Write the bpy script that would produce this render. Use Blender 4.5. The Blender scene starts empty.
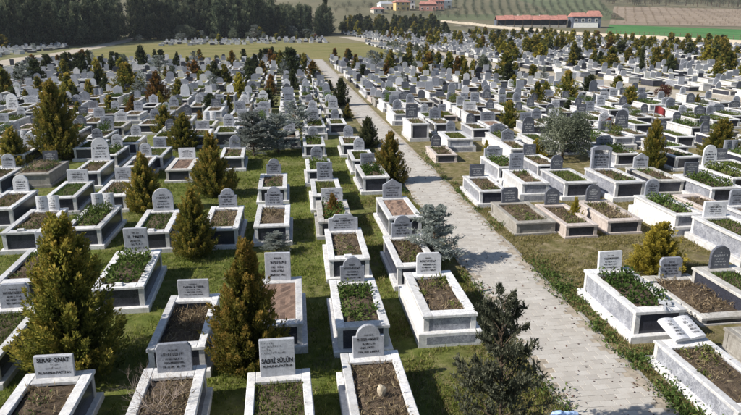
import bpy, bmesh, math, random
import numpy as np
from mathutils import Vector, Matrix

# ------------------------------------------------------------------ camera, sky, sun, exposure
sc = bpy.context.scene
COL = sc.collection
R = math.radians
CAM_H = 6.3
PITCH, YAW = math.atan(185.5 / 620.0), R(7.53)
FPX, CX, CY = 620.0, 370.5, 207.5
cam = bpy.data.cameras.new('camera')
cam.sensor_width = 36.0
cam.lens = 36.0 * FPX / 741.0
cam.clip_start, cam.clip_end = 0.1, 6000
cob = bpy.data.objects.new('camera', cam)
COL.objects.link(cob)
cob.location = (0, 0, CAM_H)
cob.rotation_euler = (math.pi / 2 - PITCH, 0, -YAW)
sc.camera = cob

SUN_EL = R(38)
SUN_DIR = Vector((-1.0, -0.17, 0)).normalized()          # horizontal direction towards the sun
to_sun = Vector((SUN_DIR.x * math.cos(SUN_EL), SUN_DIR.y * math.cos(SUN_EL), math.sin(SUN_EL)))
world = bpy.data.worlds.new('World'); sc.world = world
world.use_nodes = True
wn = world.node_tree
wn.nodes.clear()
sky = wn.nodes.new('ShaderNodeTexSky'); sky.sky_type = 'NISHITA'
sky.sun_disc = False
sky.sun_elevation = SUN_EL
sky.sun_rotation = math.atan2(to_sun.x, to_sun.y)
sky.air_density, sky.dust_density, sky.ozone_density = 1.0, 0.6, 1.0
bg = wn.nodes.new('ShaderNodeBackground'); bg.inputs[1].default_value = 0.08
wo = wn.nodes.new('ShaderNodeOutputWorld')
wn.links.new(sky.outputs[0], bg.inputs[0]); wn.links.new(bg.outputs[0], wo.inputs[0])
sun = bpy.data.lights.new('sun', 'SUN')
sun.energy = 5.0; sun.angle = R(0.53); sun.color = (1.0, 0.95, 0.87)
sob = bpy.data.objects.new('sun', sun); COL.objects.link(sob)
sob.rotation_euler = (-to_sun).to_track_quat('-Z', 'Y').to_euler()
sob.location = (-40, 0, 60)
sc.view_settings.view_transform = 'Standard'
sc.view_settings.look = 'None'
sc.view_settings.exposure = 0.56
sc.view_settings.gamma = 1.0

random.seed(7)
rng = np.random.default_rng(7)
U = random.uniform

# ------------------------------------------------------------------ terrain profile
YS = [-200, 0, 180, 250, 330, 450, 600, 800, 1200, 2600]
ZS = [0, 0, 0, 1.2, 5, 16, 33, 58, 95, 170]
def hz(y): return float(np.interp(y, YS, ZS))

_ax = cob.rotation_euler.to_matrix()
CR, CU, CF = _ax @ Vector((1, 0, 0)), _ax @ Vector((0, 1, 0)), _ax @ Vector((0, 0, -1))
def in_view(x, y, z=0.5, m=25):
    v = Vector((x, y, z - CAM_H)); d = v.dot(CF)
    if d < 1: return False
    px, py = CX + FPX * v.dot(CR) / d, CY - FPX * v.dot(CU) / d
    return -m < px < 741 + m and py < 415 + m * 2

# ------------------------------------------------------------------ materials
def newmat(name):
    m = bpy.data.materials.new(name); m.use_nodes = True
    nt = m.node_tree; nt.nodes.clear()
    o = nt.nodes.new('ShaderNodeOutputMaterial')
    return m, nt, o
def N(nt, t, **kw):
    n = nt.nodes.new('ShaderNode' + t)
    for k, v in kw.items():
        if k in n.inputs: n.inputs[k].default_value = v
        else: setattr(n, k, v)
    return n
def mix(nt, fac, a, b, blend='MIX'):
    n = nt.nodes.new('ShaderNodeMix'); n.data_type = 'RGBA'; n.blend_type = blend
    for s, v in ((0, fac), (6, a), (7, b)):
        if isinstance(v, bpy.types.NodeSocket): nt.links.new(v, n.inputs[s])
        elif s == 0: n.inputs[0].default_value = v
        else: n.inputs[s].default_value = (*v, 1) if len(v) == 3 else v
    return n.outputs[2]
def ramp(nt, fac, stops):
    n = nt.nodes.new('ShaderNodeValToRGB')
    e = n.color_ramp.elements
    while len(e) < len(stops): e.new(0.5)
    for q, (p, c) in zip(e, stops):
        q.position = p; q.color = (*c, 1) if hasattr(c, '__len__') else (c, c, c, 1)
    nt.links.new(fac, n.inputs[0]); return n.outputs[0]
def noise(nt, vec, scale, detail=4, rough=0.55, dist=0.0):
    n = N(nt, 'TexNoise', Scale=scale, Detail=detail, Roughness=rough, Distortion=dist)
    if vec is not None: nt.links.new(vec, n.inputs['Vector'])
    return n.outputs[0]
def pos(nt, obj=False):
    if obj:
        t = N(nt, 'TexCoord'); return t.outputs['Object']
    return N(nt, 'NewGeometry').outputs['Position']
def princ(nt, o, col, rough=0.6, bump=None, bs=0.3, bd=0.02, spec=0.4):
    p = N(nt, 'BsdfPrincipled', Roughness=rough)
    p.inputs['Specular IOR Level'].default_value = spec
    if isinstance(col, bpy.types.NodeSocket): nt.links.new(col, p.inputs['Base Color'])
    else: p.inputs['Base Color'].default_value = (*col, 1)
    if bump is not None:
        b = N(nt, 'Bump', Strength=bs, Distance=bd)
        nt.links.new(bump, b.inputs['Height']); nt.links.new(b.outputs[0], p.inputs['Normal'])
    nt.links.new(p.outputs[0], o.inputs[0]); return p

def stone_mat(name, c1, c2, vein, vscale=3.0, dirt=0.45, rough=0.45, speck=None, tint=0.12):
    """marble or granite: cloudy tone, veins, weathering stains, a tint that differs from object to object"""
    m, nt, o = newmat(name)
    p = pos(nt)
    cl = ramp(nt, noise(nt, p, vscale, 5, 0.6, 0.4), [(0.35, c1), (0.65, c2)])
    v = ramp(nt, noise(nt, p, vscale * 1.7, 6, 0.65, 1.6), [(0.455, 0.0), (0.5, 1.0), (0.545, 0.0)])
    c = mix(nt, v, cl, vein)
    if speck:
        s = ramp(nt, noise(nt, p, 140, 2, 0.6), [(0.52, 0.0), (0.66, 1.0)])
        c = mix(nt, s, c, speck)
    d = ramp(nt, noise(nt, p, 2.3, 6, 0.7), [(0.42, 0.0), (0.78, dirt)])
    c = mix(nt, d, c, (c1[0] * .55, c1[1] * .5, c1[2] * .42))
    d2 = ramp(nt, noise(nt, p, 22, 4, 0.7), [(0.55, 0.0), (0.72, dirt * .6)])
    c = mix(nt, d2, c, (.13, .12, .10))
    mp = N(nt, 'Mapping'); mp.inputs['Scale'].default_value = (11, 11, 1.1); nt.links.new(p, mp.inputs[0])
    st = ramp(nt, noise(nt, mp.outputs[0], 1.0, 5, .65), [(.50, 0.0), (.72, dirt * 1.1)])
    c = mix(nt, st, c, (c1[0] * .5, c1[1] * .47, c1[2] * .41))
    oi = N(nt, 'ObjectInfo')
    t = ramp(nt, oi.outputs['Random'], [(0.0, 1 - tint * 1.6), (0.5, 1 - tint * .5), (1.0, 1.0)])
    c = mix(nt, 1.0, c, t, 'MULTIPLY')
    princ(nt, o, c, rough, noise(nt, p, 60, 4, .6), .12, .01)
    return m

M = {}
M['white'] = stone_mat('white_marble', (.70, .69, .68), (.80, .79, .78), (.56, .56, .59), 1.4, .46, .45, None, .17)
M['whiteold'] = stone_mat('weathered_marble', (.56, .54, .51), (.68, .66, .63), (.45, .44, .43), 1.6, .75, .65, None, .18)
M['grey'] = stone_mat('grey_veined_marble', (.24, .25, .29), (.46, .47, .51), (.15, .155, .19), 5.0, .3, .35)
M['stonelight'] = stone_mat('pale_headstone_marble', (.42, .43, .47), (.52, .53, .57), (.36, .37, .41), 3.0, .35, .4)
M['stonemid'] = stone_mat('grey_headstone_marble', (.25, .265, .31), (.36, .375, .42), (.20, .21, .25), 3.4, .35, .4)
M['stonewhite'] = stone_mat('white_headstone_marble', (.66, .66, .68), (.76, .76, .78), (.55, .55, .6), 2.0, .25, .4)
M['dark'] = stone_mat('dark_granite', (.020, .022, .034), (.048, .05, .07), (.03, .032, .045), 6.0, .2, .22, (.11, .115, .14))
M['darkst'] = stone_mat('dark_headstone_granite', (.06, .065, .085), (.115, .12, .15), (.07, .075, .095), 6.0, .3, .3, (.22, .23, .26))
M['pink'] = stone_mat('pinkish_kerb_stone', (.52, .45, .41), (.64, .57, .53), (.42, .36, .33), 4.0, .5, .6)
M['conc'] = stone_mat('rough_concrete', (.30, .28, .25), (.42, .40, .36), (.25, .23, .21), 6.0, .6, .9)
M['tan'] = stone_mat('tan_limestone', (.46, .38, .28), (.58, .50, .38), (.38, .31, .22), 6.0, .4, .8)

def flat_mat(name, col, rough=.7, var=.25, scale=12, bump=.2):
    m, nt, o = newmat(name); p = pos(nt)
    n = noise(nt, p, scale, 5, .65)
    c = ramp(nt, n, [(.3, tuple(q * (1 - var) for q in col)), (.7, tuple(min(1, q * (1 + var)) for q in col))])
    princ(nt, o, c, rough, n, bump, .02, .25); return m
M['letter'] = flat_mat('black_lettering', (.014, .014, .018), .5, .2, 30, 0)
M['letterpale'] = flat_mat('pale_lettering', (.5, .5, .5), .5, .2, 30, 0)
M['bark'] = flat_mat('tree_bark', (.085, .06, .042), .9, .4, 25, .6)
M['twig'] = flat_mat('dry_grey_twigs', (.27, .215, .18), .9, .3, 30, .2)
M['roof'] = flat_mat('red_roof_tiles', (.36, .17, .135), .8, .35, .8, .2)
M['cream'] = flat_mat('cream_plaster', (.60, .55, .47), .8, .12, 1.2, .1)
M['yellow'] = flat_mat('yellow_plaster', (.58, .42, .20), .8, .12, 1.2, .1)
M['wallwhite'] = flat_mat('white_plaster', (.70, .69, .66), .8, .1, 1.2, .1)
M['brickred'] = flat_mat('red_brown_masonry', (.33, .17, .14), .8, .2, 1.2, .1)
M['bluegrey'] = flat_mat('blue_grey_cladding', (.10, .115, .15), .7, .2, 1.2, .1)
M['pane'] = flat_mat('dark_window_glass', (.03, .035, .045), .15, .2, 3, 0)
M['wood'] = flat_mat('weathered_timber', (.16, .12, .085), .85, .3, 4, .3)
M['metal'] = flat_mat('grey_metal', (.38, .39, .41), .4, .1, 4, 0)
M['red'] = flat_mat('red_cloth', (.36, .06, .06), .8, .15, 6, .1)
M['plastic'] = flat_mat('pale_blue_plastic', (.35, .47, .68), .35, .3, 9, .3)
M['wallstone'] = flat_mat('pale_limewashed_wall', (.44, .385, .31), .85, .15, .6, .2)

# soil, with crumbs and dry bits
def soil_mat(name, a, b, c3):
    m, nt, o = newmat(name); p = pos(nt)
    c = ramp(nt, noise(nt, p, 9, 6, .7), [(.3, a), (.6, b), (.8, c3)])
    c = mix(nt, ramp(nt, noise(nt, p, 70, 3, .7), [(.55, 0.), (.7, .7)]), c, c3)
    oi = N(nt, 'ObjectInfo')
    c = mix(nt, 1.0, c, ramp(nt, oi.outputs['Random'], [(0, .75), (1, 1.1)]), 'MULTIPLY')
    princ(nt, o, c, .95, noise(nt, p, 45, 5, .7), .9, .04, .1); return m
M['soil'] = soil_mat('brown_grave_soil', (.085, .06, .042), (.16, .12, .085), (.27, .215, .155))
M['gravel'] = soil_mat('reddish_gravel', (.19, .125, .095), (.30, .205, .155), (.42, .32, .26))

def leafmat(name, stops, transl=.28, hue=.03, val=.3):
    """stops: natural colour from old inner leaves to fresh tips, read from the per-leaf value"""
    m, nt, o = newmat(name)
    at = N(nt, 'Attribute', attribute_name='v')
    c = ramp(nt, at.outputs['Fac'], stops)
    oi = N(nt, 'ObjectInfo')
    h = N(nt, 'HueSaturation')
    mp = N(nt, 'MapRange'); mp.inputs[3].default_value = .5 - hue; mp.inputs[4].default_value = .5 + hue
    nt.links.new(oi.outputs['Random'], mp.inputs[0]); nt.links.new(mp.outputs[0], h.inputs['Hue'])
    mp2 = N(nt, 'MapRange'); mp2.inputs[3].default_value = 1 - val; mp2.inputs[4].default_value = 1 + val * .6
    mt = N(nt, 'Math', operation='FRACT'); ml = N(nt, 'Math', operation='MULTIPLY'); ml.inputs[1].default_value = 7.31
    nt.links.new(oi.outputs['Random'], ml.inputs[0]); nt.links.new(ml.outputs[0], mt.inputs[0])
    nt.links.new(mt.outputs[0], mp2.inputs[0]); nt.links.new(mp2.outputs[0], h.inputs['Value'])
    nt.links.new(c, h.inputs['Color'])
    d = N(nt, 'BsdfDiffuse'); t = N(nt, 'BsdfTranslucent'); ms = N(nt, 'MixShader', Fac=transl)
    nt.links.new(h.outputs[0], d.inputs[0]); nt.links.new(h.outputs[0], t.inputs[0])
    nt.links.new(d.outputs[0], ms.inputs[1]); nt.links.new(t.outputs[0], ms.inputs[2])
    nt.links.new(ms.outputs[0], o.inputs[0]); return m
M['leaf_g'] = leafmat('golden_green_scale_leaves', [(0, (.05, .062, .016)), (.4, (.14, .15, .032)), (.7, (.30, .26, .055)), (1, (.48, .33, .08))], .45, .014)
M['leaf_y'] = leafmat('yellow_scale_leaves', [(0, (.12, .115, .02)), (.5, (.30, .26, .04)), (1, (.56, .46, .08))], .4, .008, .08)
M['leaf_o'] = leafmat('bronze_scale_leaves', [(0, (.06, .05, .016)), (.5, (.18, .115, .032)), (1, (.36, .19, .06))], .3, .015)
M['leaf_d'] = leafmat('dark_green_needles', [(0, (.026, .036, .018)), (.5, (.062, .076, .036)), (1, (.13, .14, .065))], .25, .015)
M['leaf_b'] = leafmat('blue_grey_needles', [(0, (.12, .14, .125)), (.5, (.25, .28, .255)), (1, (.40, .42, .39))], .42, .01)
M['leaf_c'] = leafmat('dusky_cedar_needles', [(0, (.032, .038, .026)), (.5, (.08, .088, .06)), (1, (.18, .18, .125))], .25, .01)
M['leaf_v'] = leafmat('grey_green_olive_leaves', [(0, (.055, .07, .045)), (.5, (.115, .135, .09)), (1, (.21, .225, .165))], .3, .012)
M['leaf_r'] = leafmat('red_brown_leaves', [(0, (.045, .02, .018)), (.5, (.11, .045, .035)), (1, (.19, .09, .06))], .2, .01)
M['leaf_p'] = leafmat('pine_needles', [(0, (.03, .045, .03)), (.4, (.075, .10, .062)), (.75, (.16, .185, .11)), (1, (.25, .26, .155))], .35, .025, .5)
M['leaf_grass'] = leafmat('grass_blades', [(0, (.06, .085, .015)), (.45, (.15, .19, .036)), (.75, (.27, .28, .075)), (1, (.46, .41, .20))], .4, .0, .0)
M['leaf_straw'] = leafmat('dry_grass_blades', [(0, (.10, .10, .03)), (.45, (.20, .17, .065)), (1, (.38, .31, .17))], .3, .0, .0)
M['leaf_fill'] = leafmat('garden_plant_leaves', [(0, (.03, .05, .012)), (.5, (.085, .12, .03)), (1, (.20, .23, .075))], .3, .03, .3)
M['leaf_dry'] = leafmat('withered_weeds', [(0, (.10, .07, .04)), (.5, (.23, .175, .105)), (1, (.38, .31, .20))], .2, .01, .25)
M['leaf_weed'] = leafmat('broad_weed_leaves', [(0, (.03, .055, .015)), (.6, (.085, .13, .035)), (1, (.17, .21, .07))], .3, .0, .0)
M['petal'] = leafmat('yellow_orange_petals', [(0, (.55, .22, .03)), (.5, (.6, .4, .05)), (1, (.65, .55, .2))], .3, .02, .1)
M['petalred'] = leafmat('red_petals', [(0, (.30, .03, .04)), (.5, (.40, .06, .07)), (1, (.45, .15, .13))], .3, .02, .1)

# ground: green turf in the rows, drier turf on the far side of the path, worn earth patches
def ground_mat():
    m, nt, o = newmat('cemetery_turf'); p = pos(nt)
    sx = N(nt, 'SeparateXYZ'); nt.links.new(p, sx.inputs[0])
    big = noise(nt, p, .55, 5, .6); mid = noise(nt, p, 3.2, 6, .68); fine = noise(nt, p, 38, 4, .75)
    green = ramp(nt, mid, [(.28, (.06, .08, .015)), (.5, (.14, .17, .038)), (.72, (.26, .25, .085))])
    dry = ramp(nt, mid, [(.30, (.085, .085, .028)), (.45, (.17, .15, .06)), (.58, (.27, .22, .12)), (.72, (.40, .33, .22))])
    earth = ramp(nt, fine, [(.3, (.10, .075, .05)), (.7, (.22, .175, .125))])
    a = N(nt, 'MapRange'); a.inputs[1].default_value = 2.2; a.inputs[2].default_value = 6.5
    nt.links.new(sx.outputs[0], a.inputs[0])
    ad = N(nt, 'Math', operation='MULTIPLY_ADD'); nt.links.new(big, ad.inputs[0]); ad.inputs[1].default_value = .9
    ml = N(nt, 'Math', operation='MULTIPLY'); ml.inputs[1].default_value = .62; nt.links.new(a.outputs[0], ml.inputs[0])
    nt.links.new(ml.outputs[0], ad.inputs[2])
    f = ramp(nt, ad.outputs[0], [(.40, 0.), (.78, 1.)])
    c = mix(nt, f, green, dry)
    e = ramp(nt, noise(nt, p, 1.3, 6, .7), [(.56, 0.), (.68, .75)])
    c = mix(nt, e, c, earth)
    b = N(nt, 'MapRange'); b.inputs[1].default_value = 24; b.inputs[2].default_value = 70   # trodden pale ground in the far rows
    nt.links.new(sx.outputs[1], b.inputs[0])
    far = ramp(nt, mid, [(.3, (.12, .115, .06)), (.7, (.27, .24, .17))])
    fb = N(nt, 'Math', operation='MULTIPLY'); fb.inputs[1].default_value = .6; nt.links.new(b.outputs[0], fb.inputs[0])
    c = mix(nt, fb.outputs[0], c, far)
    c = mix(nt, ramp(nt, fine, [(.3, .45), (.5, 0.)]), c, (.03, .035, .012))
    princ(nt, o, c, .95, fine, .9, .05, .1); return m
M['ground'] = ground_mat()
def field_mat(name, stops, scale=.25, fine=6.0, bs=.6):
    m, nt, o = newmat(name); p = pos(nt)
    c = ramp(nt, noise(nt, p, scale, 7, .7), stops)
    c = mix(nt, ramp(nt, noise(nt, p, fine, 4, .7), [(.35, .35), (.6, 0.)]), c, tuple(q * .45 for q in stops[0][1]))
    princ(nt, o, c, .95, noise(nt, p, fine, 4, .7), bs, .2, .1); return m
M['hill'] = field_mat('rough_pasture', [(.3, (.10, .10, .06)), (.5, (.16, .145, .09)), (.7, (.22, .19, .13))], .02, .5)
M['meadow'] = field_mat('meadow_grass', [(.3, (.13, .135, .042)), (.5, (.20, .185, .075)), (.7, (.27, .22, .11))], .12, 2.0)
M['greenfield'] = field_mat('young_wheat', [(.3, (.05, .14, .045)), (.5, (.075, .19, .06)), (.7, (.11, .22, .08))], .05, .8)
M['brownfield'] = field_mat('bare_vineyard_earth', [(.3, (.20, .155, .115)), (.5, (.28, .22, .165)), (.7, (.35, .285, .22))], .06, .8)
M['orchground'] = field_mat('orchard_grass', [(.3, (.085, .105, .055)), (.5, (.13, .145, .08)), (.7, (.18, .18, .11))], .06, .8)
M['dirt'] = field_mat('pale_dirt_road', [(.3, (.36, .31, .245)), (.5, (.45, .395, .32)), (.7, (.53, .475, .39))], .5, 4.0)
M['joint'] = flat_mat('sandy_paving_joints', (.31, .265, .21), .95, .35, 6, .4)
def paver_mat():
    m, nt, o = newmat('worn_paving_blocks'); p = pos(nt)
    at = N(nt, 'Attribute', attribute_name='v')
    oi = N(nt, 'ObjectInfo')
    s = N(nt, 'Math', operation='ADD'); nt.links.new(at.outputs['Fac'], s.inputs[0]); nt.links.new(oi.outputs['Random'], s.inputs[1])
    fr = N(nt, 'Math', operation='FRACT'); nt.links.new(s.outputs[0], fr.inputs[0])
    c = ramp(nt, fr.outputs[0], [(0, (.37, .345, .315)), (.5, (.42, .395, .36)), (1, (.47, .445, .41))])
    c = mix(nt, ramp(nt, noise(nt, p, 1.1, 6, .7), [(.4, 0.), (.75, .45)]), c, (.34, .30, .25))
    c = mix(nt, ramp(nt, noise(nt, p, 30, 4, .7), [(.5, 0.), (.75, .5)]), c, (.30, .26, .22))
    princ(nt, o, c, .85, noise(nt, p, 80, 3, .7), .3, .01, .2); return m
M['paver'] = paver_mat()

# ------------------------------------------------------------------ mesh helpers
class MB:
    def __init__(s): s.v = []; s.f = []; s.mi = []
    def add(s, vs, fs, mi=0):
        b = len(s.v); s.v += [tuple(q) for q in vs]
        s.f += [tuple(i + b for i in f) for f in fs]; s.mi += [mi] * len(fs)
    def box(s, x0, x1, y0, y1, z0, z1, ch=0.0, mi=0):
        if ch > 0:
            vs = [(x0, y0, z0), (x1, y0, z0), (x1, y1, z0), (x0, y1, z0),
                  (x0, y0, z1 - ch), (x1, y0, z1 - ch), (x1, y1, z1 - ch), (x0, y1, z1 - ch),
                  (x0 + ch, y0 + ch, z1), (x1 - ch, y0 + ch, z1), (x1 - ch, y1 - ch, z1), (x0 + ch, y1 - ch, z1)]
            fs = [(3, 2, 1, 0), (8, 9, 10, 11)]
            for i in range(4):
                j = (i + 1) % 4
                fs += [(i, j, 4 + j, 4 + i), (4 + i, 4 + j, 8 + j, 8 + i)]
        else:
            vs = [(x0, y0, z0), (x1, y0, z0), (x1, y1, z0), (x0, y1, z0), (x0, y0, z1), (x1, y0, z1), (x1, y1, z1), (x0, y1, z1)]
            fs = [(3, 2, 1, 0), (4, 5, 6, 7), (0, 1, 5, 4), (1, 2, 6, 5), (2, 3, 7, 6), (3, 0, 4, 7)]
        s.add(vs, fs, mi)
    def prism(s, poly, y0, y1, mi=0):                     # poly in x,z, counter-clockwise seen from -y
        n = len(poly)
        vs = [(x, y0, z) for x, z in poly] + [(x, y1, z) for x, z in poly]
        fs = [tuple(range(n)), tuple(range(2 * n - 1, n - 1, -1))]
        for i in range(n):
            j = (i + 1) % n; fs.append((j, i, n + i, n + j))
        s.add(vs, fs, mi)
    def tube(s, pts, rad, sides=5, mi=0):
        pts = [Vector(p) for p in pts]; rings = []
        for i, p in enumerate(pts):
            d = (pts[min(i + 1, len(pts) - 1)] - pts[max(i - 1, 0)]).normalized()
            a = d.orthogonal().normalized(); b = d.cross(a)
            r = rad[i] if hasattr(rad, '__len__') else rad
            rings.append([p + (a * math.cos(2 * math.pi * k / sides) + b * math.sin(2 * math.pi * k / sides)) * r for k in range(sides)])
        vs = [q for rg in rings for q in rg]; fs = []
        for i in range(len(pts) - 1):
            for k in range(sides):
                k2 = (k + 1) % sides
                fs.append((i * sides + k, i * sides + k2, (i + 1) * sides + k2, (i + 1) * sides + k))
        fs += [tuple(range(sides - 1, -1, -1)), tuple((len(pts) - 1) * sides + k for k in range(sides))]
        s.add(vs, fs, mi)
    def mesh(s, name, *mats, bevel=0):
        me = bpy.data.meshes.new(name); me.from_pydata(s.v, [], s.f)
        for m in mats: me.materials.append(M[m] if isinstance(m, str) else m)
        if len(mats) > 1: me.polygons.foreach_set('material_index', s.mi)
        if bevel:
            bm = bmesh.new(); bm.from_mesh(me)
            bmesh.ops.bevel(bm, geom=[e for e in bm.edges if e.calc_face_angle(0) > .6], offset=bevel, segments=1, affect='EDGES', clamp_overlap=True)
            bm.to_mesh(me); bm.free()
        me.update(); return me

def ob(name, me, parent=None, loc=(0, 0, 0), rot=(0, 0, 0), scale=None):
    o = bpy.data.objects.new(name, me); COL.objects.link(o)
    o.location = loc; o.rotation_euler = rot
    if scale: o.scale = scale
    if parent: o.parent = parent
    return o
def tag(o, label=None, cat=None, group=None, kind=None):
    if label: o['label'] = label
    if cat: o['category'] = cat
    if group: o['group'] = group
    if kind: o['kind'] = kind
    return o
def struct(o): o['kind'] = 'structure'; return o

def quads_mesh(name, verts, nq, mat, v=None, corners=4):
    """verts (nq*corners,3) numpy -> mesh of separate faces, per-vertex float attribute v"""
    me = bpy.data.meshes.new(name)
    n = nq * corners
    me.vertices.add(n); me.vertices.foreach_set('co', verts.astype(np.float32).ravel())
    me.loops.add(n); me.loops.foreach_set('vertex_index', np.arange(n, dtype=np.int32))
    me.polygons.add(nq)
    me.polygons.foreach_set('loop_start', np.arange(0, n, corners, dtype=np.int32))
    me.materials.append(M[mat] if isinstance(mat, str) else mat)
    if v is not None:
        a = me.attributes.new('v', 'FLOAT', 'POINT'); a.data.foreach_set('value', np.repeat(v, corners).astype(np.float32))
    me.update(calc_edges=True); return me
def unit(a): return a / np.maximum(np.linalg.norm(a, axis=-1, keepdims=True), 1e-9)
def leaves(P, D, L, Wd, rg):
    """rhombic leaves: base P, direction D, length L, width Wd"""
    n = len(P); D = unit(D)
    S = unit(np.cross(D, rg.normal(size=(n, 3)))) * (np.asarray(Wd).reshape(-1, 1) * .5)
    L = np.asarray(L).reshape(-1, 1)
    mid = P + D * L * .45
    return np.stack([P, mid + S, P + D * L, mid - S], 1).reshape(-1, 3)

# ------------------------------------------------------------------ ground sheets
def grid_sheet(name, xs, ys, mat, dz=0.0, fn=None):
    vs = [(x, y, hz(y) + dz + (fn(x, y) if fn else 0)) for y in ys for x in xs]
    nx = len(xs); fs = []
    for j in range(len(ys) - 1):
        for i in range(nx - 1):
            a = j * nx + i; fs.append((a, a + 1, a + nx + 1, a + nx))
    me = bpy.data.meshes.new(name); me.from_pydata(vs, [], fs); me.materials.append(M[mat]); me.update()
    return struct(ob(name, me))
def patch(name, c, mat, dz, nu=24, nv=24):
    """bilinear quad c = near-left, near-right, far-right, far-left laid on the terrain"""
    vs = []
    for j in range(nv + 1):
        for i in range(nu + 1):
            u, v = i / nu, j / nv
            x = (1 - u) * (1 - v) * c[0][0] + u * (1 - v) * c[1][0] + u * v * c[2][0] + (1 - u) * v * c[3][0]
            y = (1 - u) * (1 - v) * c[0][1] + u * (1 - v) * c[1][1] + u * v * c[2][1] + (1 - u) * v * c[3][1]
            vs.append((x, y, hz(y) + dz))
    fs = [(j * (nu + 1) + i, j * (nu + 1) + i + 1, (j + 1) * (nu + 1) + i + 1, (j + 1) * (nu + 1) + i) for j in range(nv) for i in range(nu)]
    me = bpy.data.meshes.new(name); me.from_pydata(vs, [], fs); me.materials.append(M[mat]); me.update()
    return struct(ob(name, me))
def ribbon(name, pts, w, mat, dz, jit=0.0):
    """a road: centre line pts, width w, finely divided, ragged verges"""
    fine = []
    for (a, b) in zip(pts[:-1], pts[1:]):
        n = max(2, int(math.hypot(b[0] - a[0], b[1] - a[1]) / 1.5))
        fine += [(a[0] + (b[0] - a[0]) * k / n, a[1] + (b[1] - a[1]) * k / n) for k in range(n)]
    fine.append(pts[-1]); vs = []
    for i, (x, y) in enumerate(fine):
        x2, y2 = fine[min(i + 1, len(fine) - 1)]; x1, y1 = fine[max(i - 1, 0)]
        d = Vector((x2 - x1, y2 - y1)).normalized(); nrm = Vector((-d.y, d.x))
        for sgn in (1, 0, -1):
            k = sgn * (w / 2 + (U(-jit, jit) if sgn else 0))
            px, py = x + nrm.x * k, y + nrm.y * k
            vs.append((px, py, hz(py) + dz))
    fs = []
    for i in range(len(fine) - 1):
        for k in (0, 1): fs.append((i * 3 + k, i * 3 + k + 1, (i + 1) * 3 + k + 1, (i + 1) * 3 + k))
    me = bpy.data.meshes.new(name); me.from_pydata(vs, [], fs); me.materials.append(M[mat]); me.update()
    return struct(ob(name, me))

ys_g = sorted(set(list(np.arange(-20, 60, 2.0)) + list(np.arange(60, 340, 5.0))))
grid_sheet('ground', list(np.linspace(-260, 420, 70)), ys_g, 'ground')
grid_sheet('hills', list(np.linspace(-1200, 1600, 60)), list(np.arange(236, 700, 12.0)) + list(np.arange(700, 2600, 60.0)), 'hill', 0.05,
           lambda x, y: 2.5 * math.sin(x * .011 + 1) * min(1, max(0, (y - 380) / 200)))
grid_sheet('meadow', list(np.linspace(-43, 24, 30)), list(np.arange(107, 192, 4.0)), 'meadow', .02)
patch('meadow_verge', [(-43, 100), (-34, 100), (-30, 107), (-43, 107)], 'meadow', .02, 4, 4)
patch('green_field', [(121, 233), (152, 150), (345, 150), (172, 326)], 'greenfield', .10)
patch('vineyard_field', [(173, 328), (350, 268), (430, 420), (246, 462)], 'brownfield', .14)
patch('orchard_field', [(84, 356), (196, 352), (262, 520), (120, 520)], 'orchground', .14)
ROADL = [(-39, 84), (-44, 104), (-46.5, 122), (-46.1, 140), (-49.5, 180), (-50.5, 226), (-46, 250)]
ribbon('dirt_road', ROADL, 4.6, 'dirt', .035, .3)
ROADR = [(45, 18), (40.5, 32), (36.5, 46.3), (33.8, 56.8), (31.4, 71), (29.6, 86), (29.7, 114), (30.8, 166), (23.5, 228), (18, 262), (30, 330)]
ribbon('cemetery_road', ROADR, 6.2, 'dirt', .035, .25)
ribbon('wall_lane', [(122, 140), (122.5, 168), (122, 197), (111.5, 230), (107, 263), (93, 292), (88, 326), (78, 344)], 9, 'dirt', .05, .3)
ribbon('side_lane', [(-9, 76), (-2, 76.4), (5.4, 77), (9, 80)], 2.6, 'dirt', .02, .2)
def road_x(y): return float(np.interp(y, [p[1] for p in ROADR[:-1]], [p[0] for p in ROADR[:-1]]))
def wall_x(y): return float(np.interp(y, [120, 168, 197, 230, 263, 292, 326, 344], [130, 129, 129, 118, 114, 100, 95, 84]))

# ------------------------------------------------------------------ paved path
PX0, PX1 = 4.52, 6.28
bed = MB()
for k in range(110):
    y0, y1 = 1.0 + k, 2.0 + k
    bed.add([(PX0, y0, .037), (PX1, y0, .037), (PX1, y1, .037), (PX0, y1, .037)], [(0, 1, 2, 3)])
path = struct(ob('paved_path', bed.mesh('paved_path', 'joint')))
def paver_mesh(i):
    m = MB(); m.box(-.1185, .1185, -.0785, .0785, -.02, .045, .004)
    me = m.mesh('paver', 'paver'); me.attributes.new('v', 'FLOAT', 'POINT').data.foreach_set('value', [i * .13] * len(me.vertices)); return me
PM = [paver_mesh(i) for i in range(5)]
slots = []
row = 0; y = 1.2
while y < 111:
    off = 0 if row % 2 else .12
    x = PX0 + .12 + off
    while x < PX1 - .1:
        edge = min(x - PX0, PX1 - x)
        if not (edge < .22 and random.random() < .28) and not (y > 30 and edge < .3 and random.random() < .4): slots.append((x, y))
        x += .242
    row += 1; y += .161
vis = [s for s in slots if s[1] > 7.9]
near_p = [s for s in vis if in_view(s[0], s[1], 0, 0)][:300]; ns = set(near_p)
for (x, y) in near_p:
    ob('paver', random.choice(PM), path, (x, y, U(.0, .007)), (U(-.012, .012), U(-.012, .012), U(-.02, .02)))
pm = MB(); pv = []
for (x, y) in slots:
    if (x, y) in ns: continue
    b = len(pm.v); dz = U(0, .007); dx = U(-.004, .004)
    pm.box(x - .1185 + dx, x + .1185 + dx, y - .0785, y + .0785, -.0 + dz, .045 + dz, .004 if y < 30 else 0)
    pv += [random.random()] * (len(pm.v) - b)
pme = pm.mesh('paver_rows', 'paver'); pme.attributes.new('v', 'FLOAT', 'POINT').data.foreach_set('value', pv)
tag(ob('paver_rows', pme, path), kind='stuff')
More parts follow.
